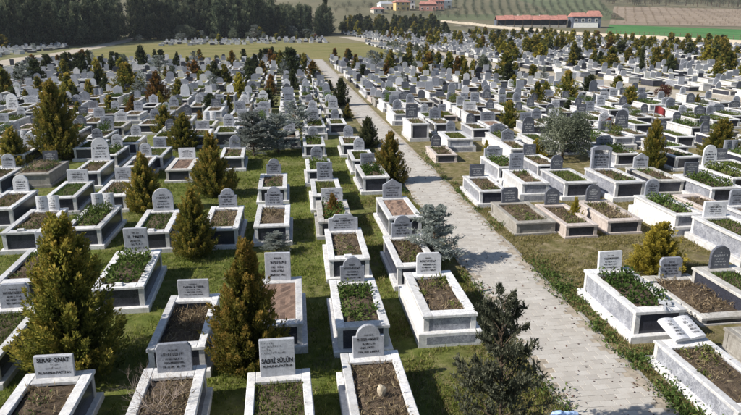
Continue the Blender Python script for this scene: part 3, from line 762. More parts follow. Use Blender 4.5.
# ------------------------------------------------------------------ tree list: X, Y, height, width, kind
TREES = [(-26.0,66.6,2.55,1.99,'b'),(-11.0,30.9,3.75,2.39,'g'),(-22.2,59.9,1.65,1.08,'g'),(-20.8,53.3,1.20,0.80,'g'),(-17.8,54.1,2.40,1.97,'g'),(-17.2,55.5,0.85,0.84,'g'),(-14.1,44.3,1.20,0.88,'g'),(-27.1,82.7,2.75,1.99,'d'),(-14.0,48.7,0.95,0.67,'g'),(-12.6,46.5,1.35,1.43,'g'),(-12.3,29.3,1.85,1.46,'g'),(-29.9,83.1,1.9,0.62,'s'),(-13.4,55.6,3.15,2.82,'g'),(-7.2,37.2,1.75,1.41,'g'),(-5.4,32.4,1.95,1.67,'g'),(-14.7,87.7,1.85,1.34,'d'),(-11.8,79.3,1.55,1.22,'o'),(-12.0,66.8,1.30,1.03,'o'),(-16.2,84.4,2.25,3.0,'b'),(-5.5,45.5,1.55,1.43,'d'),(-6.0,43.2,0.60,0.54,'o'),(-5.0,21.4,2.10,1.43,'g'),(-2.9,23.2,2.45,1.62,'g'),(0.5,76.2,3.70,2.63,'d'),(2.9,67.1,1.55,0.64,'s'),(3.9,58.2,1.25,0.65,'d'),(1.8,47.8,1.00,0.61,'o'),(-1.75,30.3,2.2,2.4,'b'),(-.55,30.9,2.0,2.2,'b'),(0.35,35.7,2.05,2.3,'b'),(4.1,48.7,2.25,1.57,'d'),(4.0,41.9,1.05,0.68,'g'),(4.1,31.9,1.65,1.25,'d'),(4.0,24.2,2.15,1.48,'g'),(12.4,77.5,1.70,0.87,'o'),(12.6,60.6,1.65,0.88,'g'),(16.8,87.2,2.85,1.96,'g'),(9.8,43.6,0.75,0.4,'g'),(9.8,39.0,0.90,0.42,'g'),(19.8,76.5,2.75,1.99,'g'),(21.4,76.3,2.40,1.74,'g'),(21.2,70.7,2.15,1.16,'g'),(24.6,68.9,3.10,2.50,'g'),(27.3,75.4,1.75,1.49,'g'),(26.6,66.1,1.90,1.76,'g'),(26.4,71.1,1.80,1.41,'g'),(21.6,58.4,1.40,1.06,'y'),(17.2,54.7,1.05,0.54,'g'),(13.5,36.8,1.75,1.36,'g'),(18.8,45.6,2.10,1.53,'g'),(17.7,44.1,0.80,0.74,'g'),(11.9,28.4,.9,0.95,'y'),(9.75,29.5,0.70,0.36,'y'),(9.1,18.2,0.9,0.5,'y'),(22.4,48.2,2.70,1.95,'g'),(26.1,51.9,2.05,1.93,'d'),(22.4,52.4,1.45,1.05,'g'),(42.3,78.4,2.25,2.63,'g'),(30.6,55.3,1.55,1.32,'g'),(25.2,43.6,1.90,1.65,'g'),(19.8,42.2,1.05,1.15,'d'),(43.6,73.4,3.35,0.62,'s'),(47.8,77.7,2.15,1.58,'g'),(12.9,27.6,2.75,2.75,'v'),(17.5,32.2,1.20,1.12,'r'),(15.9,25.0,2.30,1.25,'g'),(30.9,48.3,1.40,1.42,'r'),(31.3,44.5,1.05,0.54,'g'),(30.7,42.8,0.90,0.67,'v'),(46.6,63.5,2.15,1.97,'g'),(41.9,66.6,1.00,0.91,'y'),(51.4,78.9,1.70,1.34,'g'),(20.6,27.0,1.95,1.84,'g'),(22.5,27.6,1.15,0.8,'b'),(9.35,13.9,1.45,1.4,'y'),(-23.6,78.0,2.75,1.41,'d'),(-26.8,91.2,2.65,0.69,'s'),(-25.7,99.1,2.30,0.90,'s'),(-23.9,94.7,2.10,1.43,'d'),(-19.6,90.2,3.30,1.92,'d'),(-21.4,108.4,2.20,0.99,'d'),(-16.1,97.8,2.05,1.05,'d'),(-14.2,108.1,2.00,1.39,'o'),(-8.1,96.8,2.30,1.35,'o'),(-6.8,104.4,2.25,0.99,'s'),(-4.2,106.8,2.00,1.39,'d'),(-3.3,105.0,2.45,1.10,'s'),(-2.3,103.5,2.50,1.73,'d'),(8.0,106.6,2.10,1.46,'o'),(10.1,104.9,2.15,1.73,'o'),(10.3,94.3,1.75,1.20,'o'),(13.3,98.7,2.10,2.51,'b'),(11.6,82.4,2.55,2.10,'b'),(-4.5,78.3,2.15,1.71,'d'),(-6.7,64.0,1.75,0.80,'s'),(-12.0,85.6,1.30,1.18,'y')]
NEAR_TREES = [  # the ones that stand large in the rows, each with its own words
 (-4.15, 10.95, 3.15, 1.95, 'g', 'tallest golden green conifer, broad at its base, behind a dark-panelled grave of brown soil'),
 (-0.95, 10.6, 2.65, 1.50, 'g', 'bronze-tipped conical conifer beside the reddish gravel grave'),
 (-2.72, 16.85, 2.0, 1.28, 'g', 'bushy golden conifer at the foot of a soil-filled grave'),
 (2.95, 7.65, 2.75, 1.35, 'c', 'dusky spiky young cedar leaning over the edge of the paved path'),
 (3.72, 15.3, 1.7, 1.6, 'b', 'blue-grey young cedar between two graves and the paved path'),
 (-0.5, 16.75, .62, 1.0, 'b', 'small blue-grey cedar seedling at the foot of a grave'),
 (1.30, 18.9, 1.15, .55, 'o', 'small bronze conifer growing on the red-flowered grave'),
]
for kk in range(190):            # golden conifers scattered over the blocks beyond the road
    for _ in range(20):
        y = U(55, 250); x = U(road_x(y) + 5, min(wall_x(y) - 14, road_x(y) + 85))
        if in_view(x, y, 1, 10) and all(abs(x - t[0]) + abs(y - t[1]) > 3 for t in TREES): break
    else: continue
    hh = U(1.8, 3.3) if y < 115 else U(2.2, 3.7); TREES.append((x, y, hh, hh * U(.55, .85), random.choices('ggggoyds', (5, 5, 5, 5, 1.5, 2, 3, .6))[0]))
for kk in range(150):             # and in the far rows of the near blocks
    for _ in range(20):
        if kk % 3: y = U(44, 106); x = U(-38, 3)
        else: y = U(60, 150); x = U(8 if y < 105 else 24, road_x(y) - 4)
        if x > -36 and in_view(x, y, 1, 10) and all(abs(x - t[0]) + abs(y - t[1]) > 2.6 for t in TREES): break
    else: continue
    hh = U(1.0, 2.7); TREES.append((x, y, hh, hh * U(.5, .8), random.choices('gdosbyv', (5, 4, 2, 1.2, 2, .6, 2))[0]))

for t in NEAR:
    X, Y, st, sh, sm, fl, lb, ex = t
    s = (CAM_H - STYLES[st][0] * ex.get('sz', 1)) / (CAM_H - .62)
    g = grave(X * s, Y * s, st, sh, sm, fl, lb, **ex)
    wx = .5 * ex.get('sx', 1) + STYLES[st][2]
    FOOT.append((X * s - wx, X * s + wx, Y * s - 2.28, Y * s + .28))

# the regular rows further off
cand = []
def try_add(x, y):
    if not in_view(x, y, .5, 12): return
    if any(f[0] - .25 < x < f[1] + .25 and f[2] - .25 < y < f[3] + 2.4 for f in FOOT): return
    if any(abs(x - t[0]) < .62 and -.4 < y - t[1] < 2.5 for t in TREES): return
    if random.random() < .05: return
    cand.append((x + U(-.14, .14), y + U(-.3, .3)))
x = 3.1
while x > -46:
    y = 29.4 + U(0, 2.4)
    while y < 105:
        if not (73.8 < y < 79.5 and x > -9.5) and x > np.interp(y, [84, 104], [-35, -40]): try_add(x, y)
        y += U(2.65, 3.6) if random.random() < .94 else U(4.5, 6)
    x -= U(1.45, 1.85)
x = 7.3
while x < 36:
    y = 22.0 + U(0, 2.5)
    while y < 222:
        if not (y < 30 and x < 16) and x < road_x(y) - 4.0 and (y < 105 or x > 23.6): try_add(x, y)
        y += U(2.65, 3.7)
    x += U(1.45, 1.85)
y = 40.0
while y < 262:
    x = road_x(y) + 4.4
    while x < wall_x(y) - 13 and x < road_x(y) + 95:
        try_add(x, y + 1.2 * math.sin(x * 1.9)); x += U(1.6, 2.1) if y < 120 else U(2.0, 2.6)
    y += 3.5
for y in np.arange(192, 214, 3.6):         # rows by the edge of the wood
    for x in np.arange(-34, 14, 2.0):
        if random.random() < .6: try_add(x + U(-.6, .6), y + x * .3 + U(-1, 1))
for y in np.arange(128, 176, 3.6):
    for x in np.arange(-72, -52.5, 2.0):
        if random.random() < .6: try_add(x + U(-.6, .6), y + U(-1, 1))
cand.sort(key=lambda p: (Vector((p[0], p[1], -CAM_H))).dot(CF))
n_ind = 300 - grave_n
for (x, y) in cand[:n_ind]:
    rightside = x > 6
    st = random.choices('AEBGHCD', (5, 2, 2, 2, 4, 1, 1) if not rightside else (3, 5, 3, 3, 2, 1.5, 1))[0]
    sh = random.choices(['rect', 'wide', 'upright', 'clip', 'arch', 'shoulder', 'gable', 'hat', 'tall', 'book'], (3, 2, 2, 2, 6, 3, 2, 1.5, 1.5, 1))[0]
    sm = random.choices('lmwd', (5, 4, 2, 1.5) if not rightside else (3, 5, 1.5, 4))[0]
    fl = random.choices(['soil', 'grass', 'leafy', 'dry', 'mix', 'bare', 'gravel', 'flowers', 'bush'], (3, 5, 4, 3, 4, .7, .6, .5, 3))[0]
    grave(x, y, st, sh, sm, fl, None, sx=U(.95, 1.15), sz=U(.88, 1.12), letters=y < 48, stone_scale=U(.95, 1.2))
# everything beyond as one mass of little tombs
far = MB()
for (x, y) in cand[n_ind:]:
    z = hz(y); w = U(.46, .6); zt = z + U(.42, .75); k = .16
    y1, y0 = y + .2, y - U(2.0, 2.3); d = random.random() < .45
    far.box(x - w, x + w, y0, y1, z - .3, zt - .08, mi=1 if d else (2 if random.random() < .3 else 0))
    far.box(x - w - .03, x - w + k, y0 - .03, y1 + .03, zt - .08, zt); far.box(x + w - k, x + w + .03, y0 - .03, y1 + .03, zt - .08, zt)
    far.box(x - w + k, x + w - k, y0 - .03, y0 + k, zt - .08, zt - .004); far.box(x - w + k, x + w - k, y1 - .25, y1 + .03, zt - .08, zt - .004)
    far.add([(x - w + k, y0 + k, zt - .05), (x + w - k, y0 + k, zt - .05), (x + w - k, y1 - .25, zt - .03), (x - w + k, y1 - .25, zt - .03)], [(0, 1, 2, 3)], random.choice((3, 4, 4)))
    hw, hh = U(.26, .38), U(.42, .8); r_ = hw
    sh = random.random(); zb = zt - .01
    if sh < .5: poly = [(-hw, 0), (hw, 0), (hw, hh - hw * .6), (hw * .6, hh - hw * .15), (0, hh), (-hw * .6, hh - hw * .15), (-hw, hh - hw * .6)]
    else: poly = [(-hw, 0), (hw, 0), (hw, hh), (-hw, hh)]
    far.prism([(x + a, zb + b) for a, b in poly], y, y + .08, random.choices((0, 5, 6, 1), (1.2, 3, 3, .7))[0])
tag(ob('distant_graves', far.mesh('distant_graves', 'white', 'dark', 'grey', 'soil', 'meadow', 'stonelight', 'stonemid')),
    'far rows of small pale graves stretching to the fields', 'graves', kind='stuff')

# ------------------------------------------------------------------ trees
def crown_conifer(seed, h, w, nplume, nleaf, mat, slim=False, leaf=(.07, .14), fat=1.0, droop=0.0):
    rg = np.random.default_rng(seed); r0 = w / 2
    Ps, Ds, Ls, Ws, Vs = [], [], [], [], []
    lob = rg.uniform(0, 2 * math.pi, 3)
    for i in range(nplume):
        t = rg.uniform(.01, .95) ** (1.25 if not slim else 1.0)
        a = rg.uniform(0, 2 * math.pi)
        prof = (1 - t) ** (.98 if not slim else .45) * min(1, .66 + t * 2.4) * 1.2
        prof *= 1 + .14 * math.sin(2 * a + lob[0] + 5 * t) + .10 * math.sin(3 * a + lob[1] - 7 * t)
        Rt = r0 * prof
        pl = h * rg.uniform(.13, .25) * (1 - .45 * t)
        rr = Rt * rg.uniform(.35, .86)
        out = np.array([math.cos(a), math.sin(a), 0])
        base = out * rr + np.array([0, 0, t * h * .93])
        d = out * ((.62 - .45 * t) if not slim else .16) + np.array([0, 0, .85 - droop]) + rg.normal(size=3) * .12
        d /= np.linalg.norm(d)
        n = int(nleaf * rg.uniform(.7, 1.3)); s = rg.uniform(0, 1, n) ** .9
        off = rg.normal(size=(n, 3)); off -= np.outer(off @ d, d); off = unit(off)
        rad = pl * .25 * fat * (1 - s) ** .6 * rg.uniform(.2, 1, n) * (.55 + .45 * np.minimum(1, s * 4))
        P = base + np.outer(s * pl, d) + off * rad[:, None]
        D = d * 1.0 + off * .55 + rg.normal(size=(n, 3)) * .22
        pv = rg.uniform(0, 1)
        Ps.append(P); Ds.append(D); Ls.append(rg.uniform(leaf[0], leaf[1], n) * (1 - .25 * s)); Ws.append(rg.uniform(.28, .5, n))
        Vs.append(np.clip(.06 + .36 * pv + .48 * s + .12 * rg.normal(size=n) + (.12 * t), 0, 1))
    n = int(nplume * nleaf * .22)                                        # the inside of the crown
    t = rg.uniform(.03, .9, n); a = rg.uniform(0, 2 * math.pi, n); rr = r0 * .55 * (1 - t) ** .8 * np.sqrt(rg.uniform(0, 1, n))
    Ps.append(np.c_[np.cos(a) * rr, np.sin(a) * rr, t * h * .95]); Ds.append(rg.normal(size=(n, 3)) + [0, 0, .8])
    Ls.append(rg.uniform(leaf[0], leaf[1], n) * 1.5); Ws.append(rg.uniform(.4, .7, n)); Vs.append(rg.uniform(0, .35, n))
    P, D, Ln, Wf, V = map(np.concatenate, (Ps, Ds, Ls, Ws, Vs))
    return quads_mesh('crown', leaves(P, D, Ln, Ln * Wf, rg), len(P), mat, V)
def trunk_mesh(h, r, seed, top=.8, mat='bark'):
    rg = random.Random(seed); m = MB()
    pts = [(rg.uniform(-.02, .02) * h * (i > 0), rg.uniform(-.02, .02) * h * (i > 0), h * top * i / 5 - .06) for i in range(6)]
    m.tube(pts, [r * (1 - .8 * i / 5) for i in range(6)], 7)
    for k in range(6):
        z = h * rg.uniform(.12, .6); a = rg.uniform(0, 6.28); l = h * .14
        m.tube([(0, 0, z), (math.cos(a) * l, math.sin(a) * l, z + l * .7)], [r * .35, r * .1], 4)
    return m.mesh('trunk', mat)
def crown_cedar(seed, h, w, nb, mat, lo=False):
    """spreading young cedar: tiers of arching branches with side twigs set with needles"""
    rg = np.random.default_rng(seed); r0 = w / 2; tw = MB()
    Ps, Ds, Ls, Vs = [], [], [], []
    tw.tube([(0, 0, -.06), (.03 * h, 0, h * .4), (.01, .02 * h, h * .75), (0.03 * h, 0, h * .97)], [.022 * h, .015 * h, .009 * h, .003 * h], 6)
    for i in range(nb):
        t = rg.uniform(.04, .98); a = i * 2.39996 + rg.uniform(-.4, .4)
        ln = r0 * (1 - t) ** .62 * rg.uniform(.55, 1.22) + .06 * h
        out = np.array([math.cos(a), math.sin(a), 0]); up = .30 + .75 * t + rg.uniform(-.12, .2)
        p0 = np.array([.01 * h, 0, t * h * .93]); ks = np.linspace(0, 1, 6)
        br = [p0 + out * ln * k + np.array([0, 0, up * ln * (k - .42 * k * k)]) for k in ks]
        tw.tube([tuple(q) for q in br], [.008 * h * (1 - k * .85) * (1 - .5 * t) + .001 for k in ks], 3)
        nt_ = 8 if lo else 18
        pv = rg.uniform(0, .5)
        for j in range(nt_):
            k = rg.uniform(.15, 1.0); q = p0 + out * ln * k + np.array([0, 0, up * ln * (k - .42 * k * k)])
            sd = (1 if j % 2 else -1) * rg.uniform(.5, 1.2); ca, sa = math.cos(sd), math.sin(sd)
            d = np.array([out[0] * ca - out[1] * sa, out[0] * sa + out[1] * ca, .25 + rg.uniform(-.2, .35)]); d /= np.linalg.norm(d)
            tl = ln * .34 * (1.15 - k * .6) * rg.uniform(.6, 1.2)
            n = 8 if lo else 16; s = rg.uniform(0, 1, n)
            Ps.append(q + np.outer(s * tl, d)); Ds.append(d + rg.normal(size=(n, 3)) * .55 + [0, 0, .15])
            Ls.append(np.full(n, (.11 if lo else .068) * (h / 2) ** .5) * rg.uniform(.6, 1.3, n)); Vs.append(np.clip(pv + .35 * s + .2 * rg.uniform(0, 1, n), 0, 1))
    P, D, Ln, V = map(np.concatenate, (Ps, Ds, Ls, Vs))
    return quads_mesh('crown', leaves(P, D, Ln, Ln * (.30 if not lo else .42), rg), len(P), mat, V), tw.mesh('trunk', 'bark')
def crown_bush(seed, h, w, nl, mat, lo=False):
    rg = np.random.default_rng(seed); nc = 26 if not lo else 12
    a = rg.uniform(0, 6.28, nc); rr = np.sqrt(rg.uniform(0, 1, nc)) * .36 * w; z = rg.uniform(.25, .82, nc) * h
    rr *= np.where(z > .6 * h, .7, 1.0)
    c = np.c_[np.cos(a) * rr, np.sin(a) * rr, z]; i = rg.integers(0, nc, nl); d = unit(rg.normal(size=(nl, 3)))
    rad = rg.uniform(.3, 1, nl) ** .5 * rg.uniform(.13, .22, nc)[i] * w
    P = c[i] + d * rad[:, None] * [1, 1, .9]; P[:, 2] = np.maximum(P[:, 2], .04 * h)
    Ln = rg.uniform(.05, .10, nl) * (1 if not lo else 2.2) * (w / 2) ** .5
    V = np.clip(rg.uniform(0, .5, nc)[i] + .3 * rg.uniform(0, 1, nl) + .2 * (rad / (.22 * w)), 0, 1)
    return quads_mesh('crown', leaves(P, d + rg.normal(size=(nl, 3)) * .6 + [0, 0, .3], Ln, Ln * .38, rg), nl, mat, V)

PROTO = {}
def proto(kind, lod, i):
    key = (kind, lod, i)
    if key in PROTO: return PROTO[key]
    s = lod * 101 + ord(kind) * 13 + i * 7 + 5
    mat = 'leaf_' + {'s': 'd'}.get(kind, kind)
    if kind in 'gyod':
        if lod == 0: c = crown_conifer(s, 2.4, 1.5, 230, 130, mat, leaf=(.04, .09))
        elif lod == 1: c = crown_conifer(s, 2.4, 1.5, 110, 55, mat, leaf=(.08, .15))
        else: c = crown_conifer(s, 2.4, 1.6, 40, 26, mat, leaf=(.20, .34), fat=1.3)
        r = (c, trunk_mesh(2.4, .05, s), 2.4, 1.5)
    elif kind == 's':
        r = (crown_conifer(s, 3.0, .7, 60, 30, mat, True, (.12, .24)), trunk_mesh(3, .05, s), 3.0, .7)
    elif kind in 'bc':
        c, tr = crown_cedar(s, 2.0, 2.0, (78 if kind == 'c' else 95) if lod == 0 else 60, mat, lod > 0); r = (c, tr, 2.0, 2.0)
    else:
        r = (crown_bush(s, 2.2, 2.2, 13000 if lod == 0 else 2600, mat, lod > 0), trunk_mesh(2.2, .06, s, .5), 2.2, 2.2)
    PROTO[key] = r; return r
TN = {'g': ('golden_conifer', 'golden green conical conifer', 'golden conifers among the graves'), 'y': ('yellow_conifer', 'bright yellow bushy conifer', 'yellow conifers among the graves'),
      'o': ('bronze_conifer', 'bronze-tinged conical conifer', 'bronze conifers among the graves'), 'd': ('dark_conifer', 'dark green conical conifer', 'dark conifers among the graves'),
      's': ('slender_cypress', 'slender dark column cypress', 'slender cypresses among the graves'), 'b': ('blue_cedar', 'spreading blue-grey cedar', 'blue-grey cedars among the graves'),
      'c': ('dusky_cedar', 'dusky cedar', 'cedars'), 'v': ('olive_tree', 'rounded grey green olive tree', 'olive trees among the graves'), 'r': ('red_shrub', 'rounded red brown shrub', 'red brown shrubs among the graves')}
def tree(x, y, h, w, kind, label=None, lod=1, i=0, place=None):
    nm, words, grp = TN[kind]; c, tr, ph, pw = proto(kind, lod, i)
    e = bpy.data.objects.new(nm, None); COL.objects.link(e); e.empty_display_size = .3
    e.location = (x, y, hz(y)); e.rotation_euler = (U(-.03, .03), U(-.03, .03), U(0, 6.28))
    e.scale = (w / pw, w / pw, h / ph)
    ob('crown', c, e); ob('trunk', tr, e)
    if not label:
        size = 'tall' if h > 2.6 else ('small' if h < 1.3 else 'medium')
        shape = 'slim ' if w / h < .6 else ('broad ' if w / h > .78 else '')
        rx = road_x(min(max(y, 20), 225))
        if place is None:
            if abs(x - rx) < 7: place = 'along the wide dirt road'
            elif x > rx: place = 'near the boundary wall' if x > wall_x(min(max(y, 120), 344)) - 42 else 'in the blocks beyond the wide dirt road'
            elif 3.4 < x < 8: place = 'beside the paved path'
            elif y > 92: place = 'at the edge of the meadow'
            else: place = 'between paved path and wide dirt road' if x > 6 else 'in the rows on the pinewood side'
        label = f'{size} {shape}{words} {place}'
    return tag(e, label, 'shrub' if kind in 'rv' and h < 1.5 else 'tree', grp)
for k, (x, y, h, w, kind, lb) in enumerate(NEAR_TREES): tree(x, y, h, w, kind, lb, 0, k)
special = {(12.9, 27.6): 'large rounded grey green olive tree rising between white graves', (9.35, 13.9): 'bright yellow bushy conifer beside the low earth grave',
           (4.0, 24.2): 'golden conifer standing at the edge of the paved path', (-11.0, 30.9): 'tall dark golden conifer behind the concrete mound grave',
           (17.5, 32.2): 'red brown rounded shrub near the grey green olive tree', (15.9, 25.0): 'golden conifer beside the tall framed double headstone'}
for k, (x, y, h, w, kind) in enumerate(TREES):
    d = math.hypot(x, y)
    tree(x, y, h, w, kind, special.get((x, y)), 0 if d < 34 else (1 if d < 62 else 2), k % (3 if d > 34 else 4))

# bare twiggy shrub over one grave
tw = MB(); rs = random.Random(5)
def twig(p, d, l, r, depth):
    pts = [p]; q = Vector(p); dd = Vector(d)
    for k in range(3):
        dd = (dd + Vector((rs.uniform(-.25, .25), rs.uniform(-.25, .25), rs.uniform(-.1, .12)))).normalized(); q = q + dd * l / 3; pts.append(tuple(q))
    tw.tube(pts, [r, r * .8, r * .6, r * .4], 3)
    if depth:
        for k in range(3 if depth > 1 else 4):
            b = pts[rs.choice((1, 2, 3))]; nd = (dd + Vector((rs.uniform(-.9, .9), rs.uniform(-.9, .9), rs.uniform(-.3, .5)))).normalized()
            twig(b, nd, l * .68, r * .55, depth - 1)
for k in range(13):
    a = rs.uniform(0, 6.28); twig((rs.uniform(-.25, .25), rs.uniform(-.3, .3), 0), (math.cos(a) * .8, math.sin(a) * .7, .65), .34, .007, 3)
tag(ob('bare_shrub', tw.mesh('bare_shrub', 'twig'), None, (-2.15, 8.75, .56)), 'leafless twiggy grey shrub sprawling over a grave of dry weeds', 'shrub')

# ------------------------------------------------------------------ turf, weeds, leaves
occ = FOOT + [(PX0 - .06, PX1 + .06, 0, 120)]
def free_mask(P):
    ok = np.ones(len(P), bool)
    for x0, x1, y0, y1 in occ: ok &= ~((P[:, 0] > x0) & (P[:, 0] < x1) & (P[:, 1] > y0) & (P[:, 1] < y1))
    return ok
def turf(name, n, xr, yr, mat, ln, wd, label, cat, dens=1.0, seed=1):
    rg = np.random.default_rng(seed)
    yy = yr[0] + (yr[1] - yr[0]) * rg.uniform(0, 1, n) ** 1.5
    P = np.c_[rg.uniform(xr[0], xr[1], n), yy, np.zeros(n)]
    cl = np.sin(P[:, 0] * 2.1 + np.sin(P[:, 1] * 1.7) * 1.5) + np.sin(P[:, 1] * 2.6 + P[:, 0] * .9) + np.sin(P[:, 0] * 5.3 - P[:, 1] * 4.1) * .7
    P = P[free_mask(P) & (rg.uniform(-1.6, 2.2, n) < cl * dens + .5)]
    k = 5; n = len(P); P = np.repeat(P, k, 0) + np.c_[rg.normal(size=(n * k, 2)) * .035, np.full(n * k, -.005)]
    v = np.clip(np.repeat(rg.uniform(0, .75, n), k) + rg.uniform(-.1, .25, n * k), 0, 1)
    s = rg.uniform(.6, 1.3, n * k) * np.repeat(.6 + .6 * rg.uniform(0, 1, n), k)
    D = rg.normal(size=(n * k, 3)) * .5 + [0, 0, 1]
    return tag(ob(name, quads_mesh(name, leaves(P, D, ln * s, wd * s, rg), n * k, mat, v)), label, cat, None, 'stuff')
turf('grass', 95000, (-9.5, 4.5), (6.5, 32), 'leaf_grass', .085, .014, 'short green turf in the lanes between the graves', 'grass', seed=2)
turf('dry_grass', 110000, (2.0, 17), (7, 24), 'leaf_straw', .08, .012, 'dry straw-coloured turf on both sides of the paved path', 'grass', 1.2, 3)
rg = np.random.default_rng(9)      # weeds along the path edge
cs = []
for k in range(120):
    side = random.random() < .82
    cs.append((PX1 + abs(random.gauss(.12, .22)) if side else PX0 - abs(random.gauss(.05, .15)), U(7.6, 14.5) if random.random() < .72 else U(14, 30), U(.05, .17)))
cs = np.array(cs); n = 5200; i = rg.integers(0, len(cs), n)
P = np.c_[cs[i, 0], cs[i, 1], np.zeros(n)] + rg.normal(size=(n, 3)) * np.c_[cs[i, 2], cs[i, 2], cs[i, 2] * .7]
P[:, 2] = np.abs(P[:, 2]) + .01
tag(ob('path_weeds', quads_mesh('path_weeds', leaves(P, rg.normal(size=(n, 3)) + [0, 0, .8], rg.uniform(.04, .10, n), rg.uniform(.02, .045, n), rg), n, 'leaf_weed', np.clip(rg.uniform(0, 1, n), 0, 1))),
    'clumps of leafy green weeds along the paved path edge', 'weeds', None, 'stuff')
n = 420; P = np.c_[rg.uniform(PX0 + .05, PX1 - .05, n), 7.5 + 24 * rg.uniform(0, 1, n) ** 1.4, np.full(n, .056)]
D = np.c_[rg.normal(size=(n, 2)), rg.uniform(0, .25, n)]
tag(ob('fallen_leaves', quads_mesh('fallen_leaves', leaves(P, D, rg.uniform(.03, .075, n), rg.uniform(.015, .035, n), rg), n, 'leaf_r', rg.uniform(0, 1, n))),
    'scattered dark fallen leaves on the paved path', 'leaves', None, 'stuff')

# ------------------------------------------------------------------ small things
bm = bmesh.new(); bmesh.ops.create_icosphere(bm, subdivisions=2, radius=.09)
for v in bm.verts: v.co = Vector((v.co.x * (.8 + .2 * math.sin(v.co.z * 30)), v.co.y * .7, v.co.z * 1.5 + .1)) * (1 + rs.uniform(-.06, .06))
me = bpy.data.meshes.new('upright_stone'); bm.to_mesh(me); bm.free(); me.materials.append(M['tan'])
tag(ob('upright_stone', me, None, (1.32, 8.62, .50)), 'small upright tan stone standing in the dry weeds of a grave', 'stone')
bm = bmesh.new(); bmesh.ops.create_icosphere(bm, subdivisions=3, radius=.2)
for v in bm.verts:
    k = 1 + .22 * math.sin(v.co.x * 31 + v.co.y * 23) + .16 * math.sin(v.co.y * 47 - v.co.z * 29)
    v.co = Vector((v.co.x * 1.25 * k, v.co.y * .7 * k, max(-.02, v.co.z * .42 * k + .05)))
me = bpy.data.meshes.new('plastic_bag'); bm.to_mesh(me); bm.free(); me.materials.append(M['plastic'])
tag(ob('plastic_bag', me, None, (4.30, 8.28, .02)), 'crumpled pale blue plastic bag on the grass beside the path', 'bag')
# wilted bouquet on the big grave
wb = MB()
for k in range(9):
    a = rs.uniform(-.5, .5); wb.tube([(0, 0, .02), (math.sin(a) * .12, math.cos(a) * -.16, .05), (math.sin(a) * .2, math.cos(a) * -.30, .02)], [.008, .007, .004], 4)
for k in range(16):
    x, y_ = rs.uniform(-.13, .13), rs.uniform(0, .14); wb.box(x - .03, x + .03, y_ - .02, y_ + .02, .02, .05 + rs.uniform(0, .04), .01)
tag(ob('wilted_bouquet', wb.mesh('wilted_bouquet', 'metal'), None, (7.55, 10.78, .692), (0, 0, -.4)), 'wilted grey bouquet lying on the foot of the large veined-grey grave', 'bouquet')
# red flag
fe = bpy.data.objects.new('flag', None); COL.objects.link(fe); fe.location = (21.55, 34.4, 0)
m = MB(); m.tube([(0, 0, -.05), (0, 0, 1.6)], [.02, .018], 6); ob('pole', m.mesh('pole', 'metal'), fe)
m = MB(); nx, nz = 10, 6
for j in range(nz + 1):
    for i in range(nx + 1):
        u, v = i / nx, j / nz
        m.v.append((.02 + u * .75, .10 * math.sin(u * 7) * u, 1.55 - v * .42 - u * u * .34))
m.f = [(j * (nx + 1) + i, j * (nx + 1) + i + 1, (j + 1) * (nx + 1) + i + 1, (j + 1) * (nx + 1) + i) for j in range(nz) for i in range(nx)]; m.mi = [0] * len(m.f)
c = ob('cloth', m.mesh('cloth', 'red'), fe); sol = c.modifiers.new('thickness', 'SOLIDIFY'); sol.thickness = .006
tag(fe, 'red cloth flag on a thin pole above dark graves', 'flag')

# ------------------------------------------------------------------ pine wood
def pine_proto(s, h, w, broad):
    return crown_conifer(s, h, w, 62 if not broad else 46, 34, 'leaf_p', not broad and s % 2 == 0, (.42, .85), 1.25), trunk_mesh(h, .16, s, .8)
PINES = [(pine_proto(500 + k, 13, 5.2 if k % 2 else 4.0, k % 2), 13) for k in range(6)]
def edge_y(x): return float(np.interp(x, [-130, -95, -66, -57, -50, -34, -11, 16, 19], [135, 150, 163, 180, 208, 222, 222, 243, 262]))
pts = []
tries = 0
while len(pts) < 285 and tries < 20000:
    tries += 1
    x = U(-128, 18); y = edge_y(x) + 2 + 62 * random.random() ** 1.6
    if not in_view(x, y, 3, 40) or -52.5 < x < -48 and y < 232 or (x > 4 and y > 262): continue
    if all((x - a) ** 2 + (y - b) ** 2 > 8.5 for a, b in pts): pts.append((x, y))
for k, (x, y) in enumerate(pts):
    (c, tr), ph = PINES[k % 6]; back = y - edge_y(x)
    hgt = U(11, 16) if x < -5 else U(8.5, 12)
    e = bpy.data.objects.new('pine_tree', None); COL.objects.link(e); e.location = (x, y, hz(y)); e.rotation_euler = (0, 0, U(0, 6.28)); s = hgt / ph
    e.scale = (s * U(.9, 1.25), s * U(.9, 1.25), s)
    ob('crown', c, e); ob('trunk', tr, e)
    tag(e, ('%s %s dark pine %s the wood beyond the meadow' % ('towering' if hgt > 13.5 else 'lower', 'broad' if k % 2 else 'narrow', 'at the front edge of' if back < 8 else ('inside' if back < 25 else 'deep inside'))), 'tree', 'pines of the wood beyond the meadow')
tree(15.5, 256, 15, 2.2, 's', 'tall thin dark cypress at the corner of the pinewood', 2, 1)
for k in range(84):                        # scrub along the edge of the wood
    x = U(-100, 14); y = edge_y(x) - (U(1.5, 5) if k < 50 else U(3, 26)); hh = U(2.0, 5.0) if k < 50 else U(1.3, 2.6)
    if not in_view(x, y, 1, 20) or -53.5 < x < -44: continue
    kd = random.choices('vrgdb', (4, 1.5, 2, 2, 2))[0]
    t = tree(x, y, hh, hh * U(.9, 1.3), kd, 'scrubby %s at the foot of the pinewood' % {'v': 'grey green bush', 'r': 'red brown bush', 'g': 'golden green bush', 'd': 'dark green bush', 'b': 'blue grey bush'}[kd], 2, k % 3)
    t['category'] = 'bush'; t['group'] = 'bushes at the foot of the pinewood'
gp = []
tries = 0
